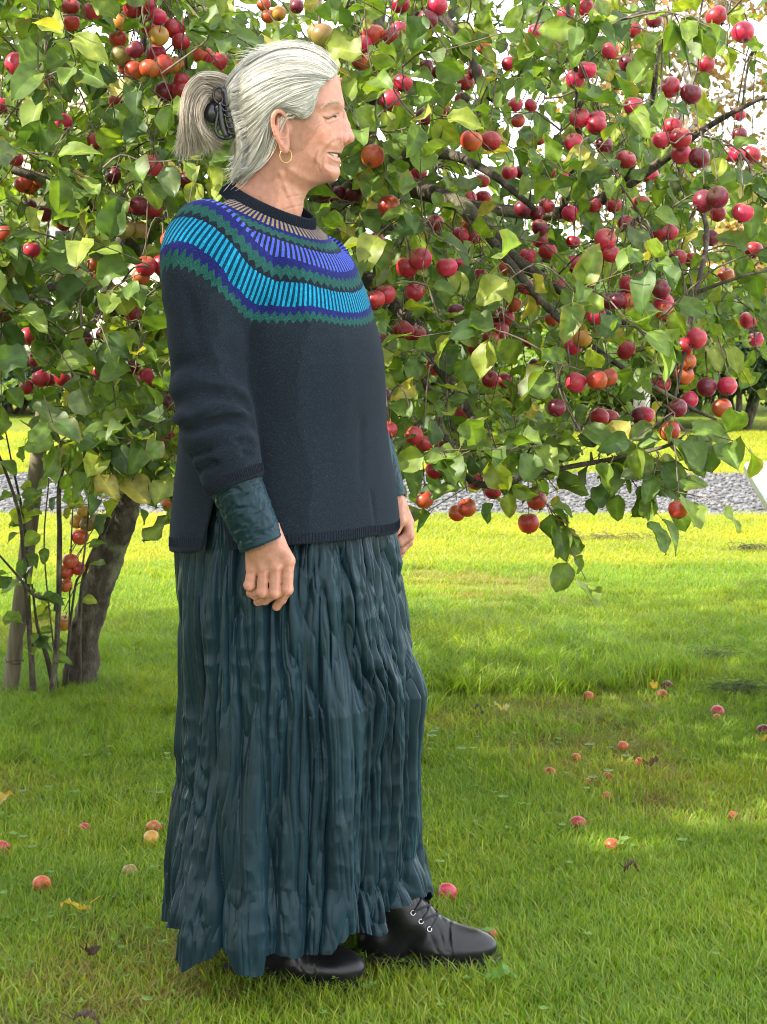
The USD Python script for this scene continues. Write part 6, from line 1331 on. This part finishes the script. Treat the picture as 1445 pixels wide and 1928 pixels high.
lying_leaf('fallen_leaf', 142, 1706, .060, .022, (0.42, 0.30, 0.04), 'yellow lobed leaf lying on the grass at lower left', 4, 7, 3.14, .5, .05)
lying_leaf('fallen_leaf', 945, 1331, .050, .030, (0.42, 0.38, 0.16), 'pale yellow leaf at the foot of the tall grass clump', 8, 3, .3)
lying_leaf('fallen_leaf', 1232, 1291, .030, .022, (0.45, 0.30, 0.03), 'small yellow leaf left of the purplish apple', 12, 3, 1.0)
lying_leaf('fallen_leaf', 5, 1504, .05, .035, (0.40, 0.28, 0.03), 'yellow leaf cut by the left picture edge', 16, 5, .5)
lying_leaf('fallen_leaf', 172, 1788, .035, .022, (0.045, 0.025, 0.015), 'small dark brown curled leaf at the bottom left lawn', 21, 0, .8, .5)
lying_leaf('fallen_leaf', 168, 1920, .055, .020, (0.06, 0.035, 0.03), 'brown leaf at the bottom picture edge', 25, 0, .1)
lying_leaf('fallen_leaf', 945, 1838, .060, .034, (0.10, 0.20, 0.03), 'light green jagged leaf lying before the far boot', 30, 8, .2)
lying_leaf('fallen_leaf', 1225, 1434, .045, .03, (0.10, 0.05, 0.025), 'brown leaf among the sunk apples on the right lawn', 34, 3, .4)
lying_leaf('fallen_leaf', 1190, 1633, .035, .02, (0.07, 0.035, 0.02), 'dark brown leaf under the bright orange-red apple', 37, 0, .2)
lying_leaf('fallen_leaf', 1440, 1390, .03, .02, (0.45, 0.32, 0.03), 'tiny yellow leaf below the purple apple at the edge', 41, 0, .2)
lying_leaf('fallen_leaf', 903, 1590 - 255, .03, .02, (0.08, 0.09, 0.06), 'greyish leaf in the shadow under the tall grass', 44, 0, .2)
# clover and dandelion leaves dotted through the mown grass
wv_, wc_ = [], []
for k in range(420):
    y = rng.uniform(3.3, 5.6); x = rng.uniform(-1, 1) * (y * .205 + .2); c = np.array([x, y, rng.uniform(.025, .045)])
    if fbm(np.array([[x * 2.5, y * 2.5, 3.]]), 3, 15)[0] < .47: continue
    n_l = 3 if rng.random() < .7 else 5; r = rng.uniform(.005, .010) * (1.4 if n_l == 5 else 1)
    for j in range(n_l):
        a = j * 2 * np.pi / n_l + k; dirn = np.array([math.cos(a), math.sin(a), .15]); s = np.array([-math.sin(a), math.cos(a), 0]); o = len(wv_)
        pts_ = [c, c + dirn * r * .6 + s * r * .45, c + dirn * r * 1.15 + s * r * .2, c + dirn * r * 1.15 - s * r * .2, c + dirn * r * .6 - s * r * .45]; V = np.array(pts_); F = np.array([[0, 1, 2], [0, 2, 3], [0, 3, 4]])
        wv_.append((V, F)); wc_.append(np.tile(np.array([0.10, 0.185, 0.03]) * rng.uniform(.8, 1.4), (5, 1)))
pc_ = obj('clover', join(wv_), M_bush, None, smooth=False, tint=np.vstack(wc_)); tag(pc_, 'small clover and dandelion leaves dotted through the near lawn', 'clover', kind='stuff')
# heaps of cut grass and a cone
def clippings(px, py, w_, d_, n, label, dark, seed):
    g = np.random.default_rng(seed); c = G(px, py); parts_ = []
    for k in range(n):
        p_ = c + np.array([g.normal(0, w_ / 2), g.normal(0, d_ / 2), .02 + abs(g.normal(0, .015))]); d = g.normal(0, 1, 3) * np.array([1, 1, .25]); d /= np.linalg.norm(d); parts_.append(tube([p_ - d * .02, p_ + np.array([0, 0, .004]), p_ + d * .02], .0012, 3))
    V, F = join(parts_); tag(obj('grass_clippings', (V, F), M_bush, None, smooth=False, tint=np.tile(dark, (len(V), 1)) * g.uniform(.6, 1.4, (len(V), 1))), label, 'clippings', kind='stuff')
clippings(1395, 1312, .10, .05, 240, 'dark heap of cut grass at the right of the lawn', (0.085, 0.13, 0.03), 1)
clippings(1340, 1248, .10, .04, 130, 'dark patch of cut grass above the heap at the right', (0.10, 0.15, 0.03), 2)
clippings(1130, 1022, .35, .10, 260, 'dry dark clippings on the sunlit lawn by the drive', (0.12, 0.12, 0.04), 3)
clippings(1410, 1043, .12, .05, 120, 'small dark clippings on the sunlit lawn at the right edge', (0.05, 0.05, 0.03), 4)
cc_ = G(858, 1240, .02); m, tv = [], None
for k in range(70):
    t = k / 69; a = k * 2.4; c = cc_ + np.array([.05 * (t - .5), 0, .012]); r = .012 * math.sin(math.pi * (.12 + .8 * t)); d = np.array([.25, math.cos(a), math.sin(a)]); m.append(tube([c + d * r * .2, c + d * r * .8, c + d * r * 1.3 + np.array([.006, 0, 0])], [.003, .0045, .001], 4))
tag(obj('pine_cone', join(m), mat('cone_scale', {'p': ('principled_bsdf', {'base_color': (0.10, 0.06, 0.035), 'roughness': .8})}), None, smooth=False), "brown cone lying in the taller grass right of the skirt", 'cone')
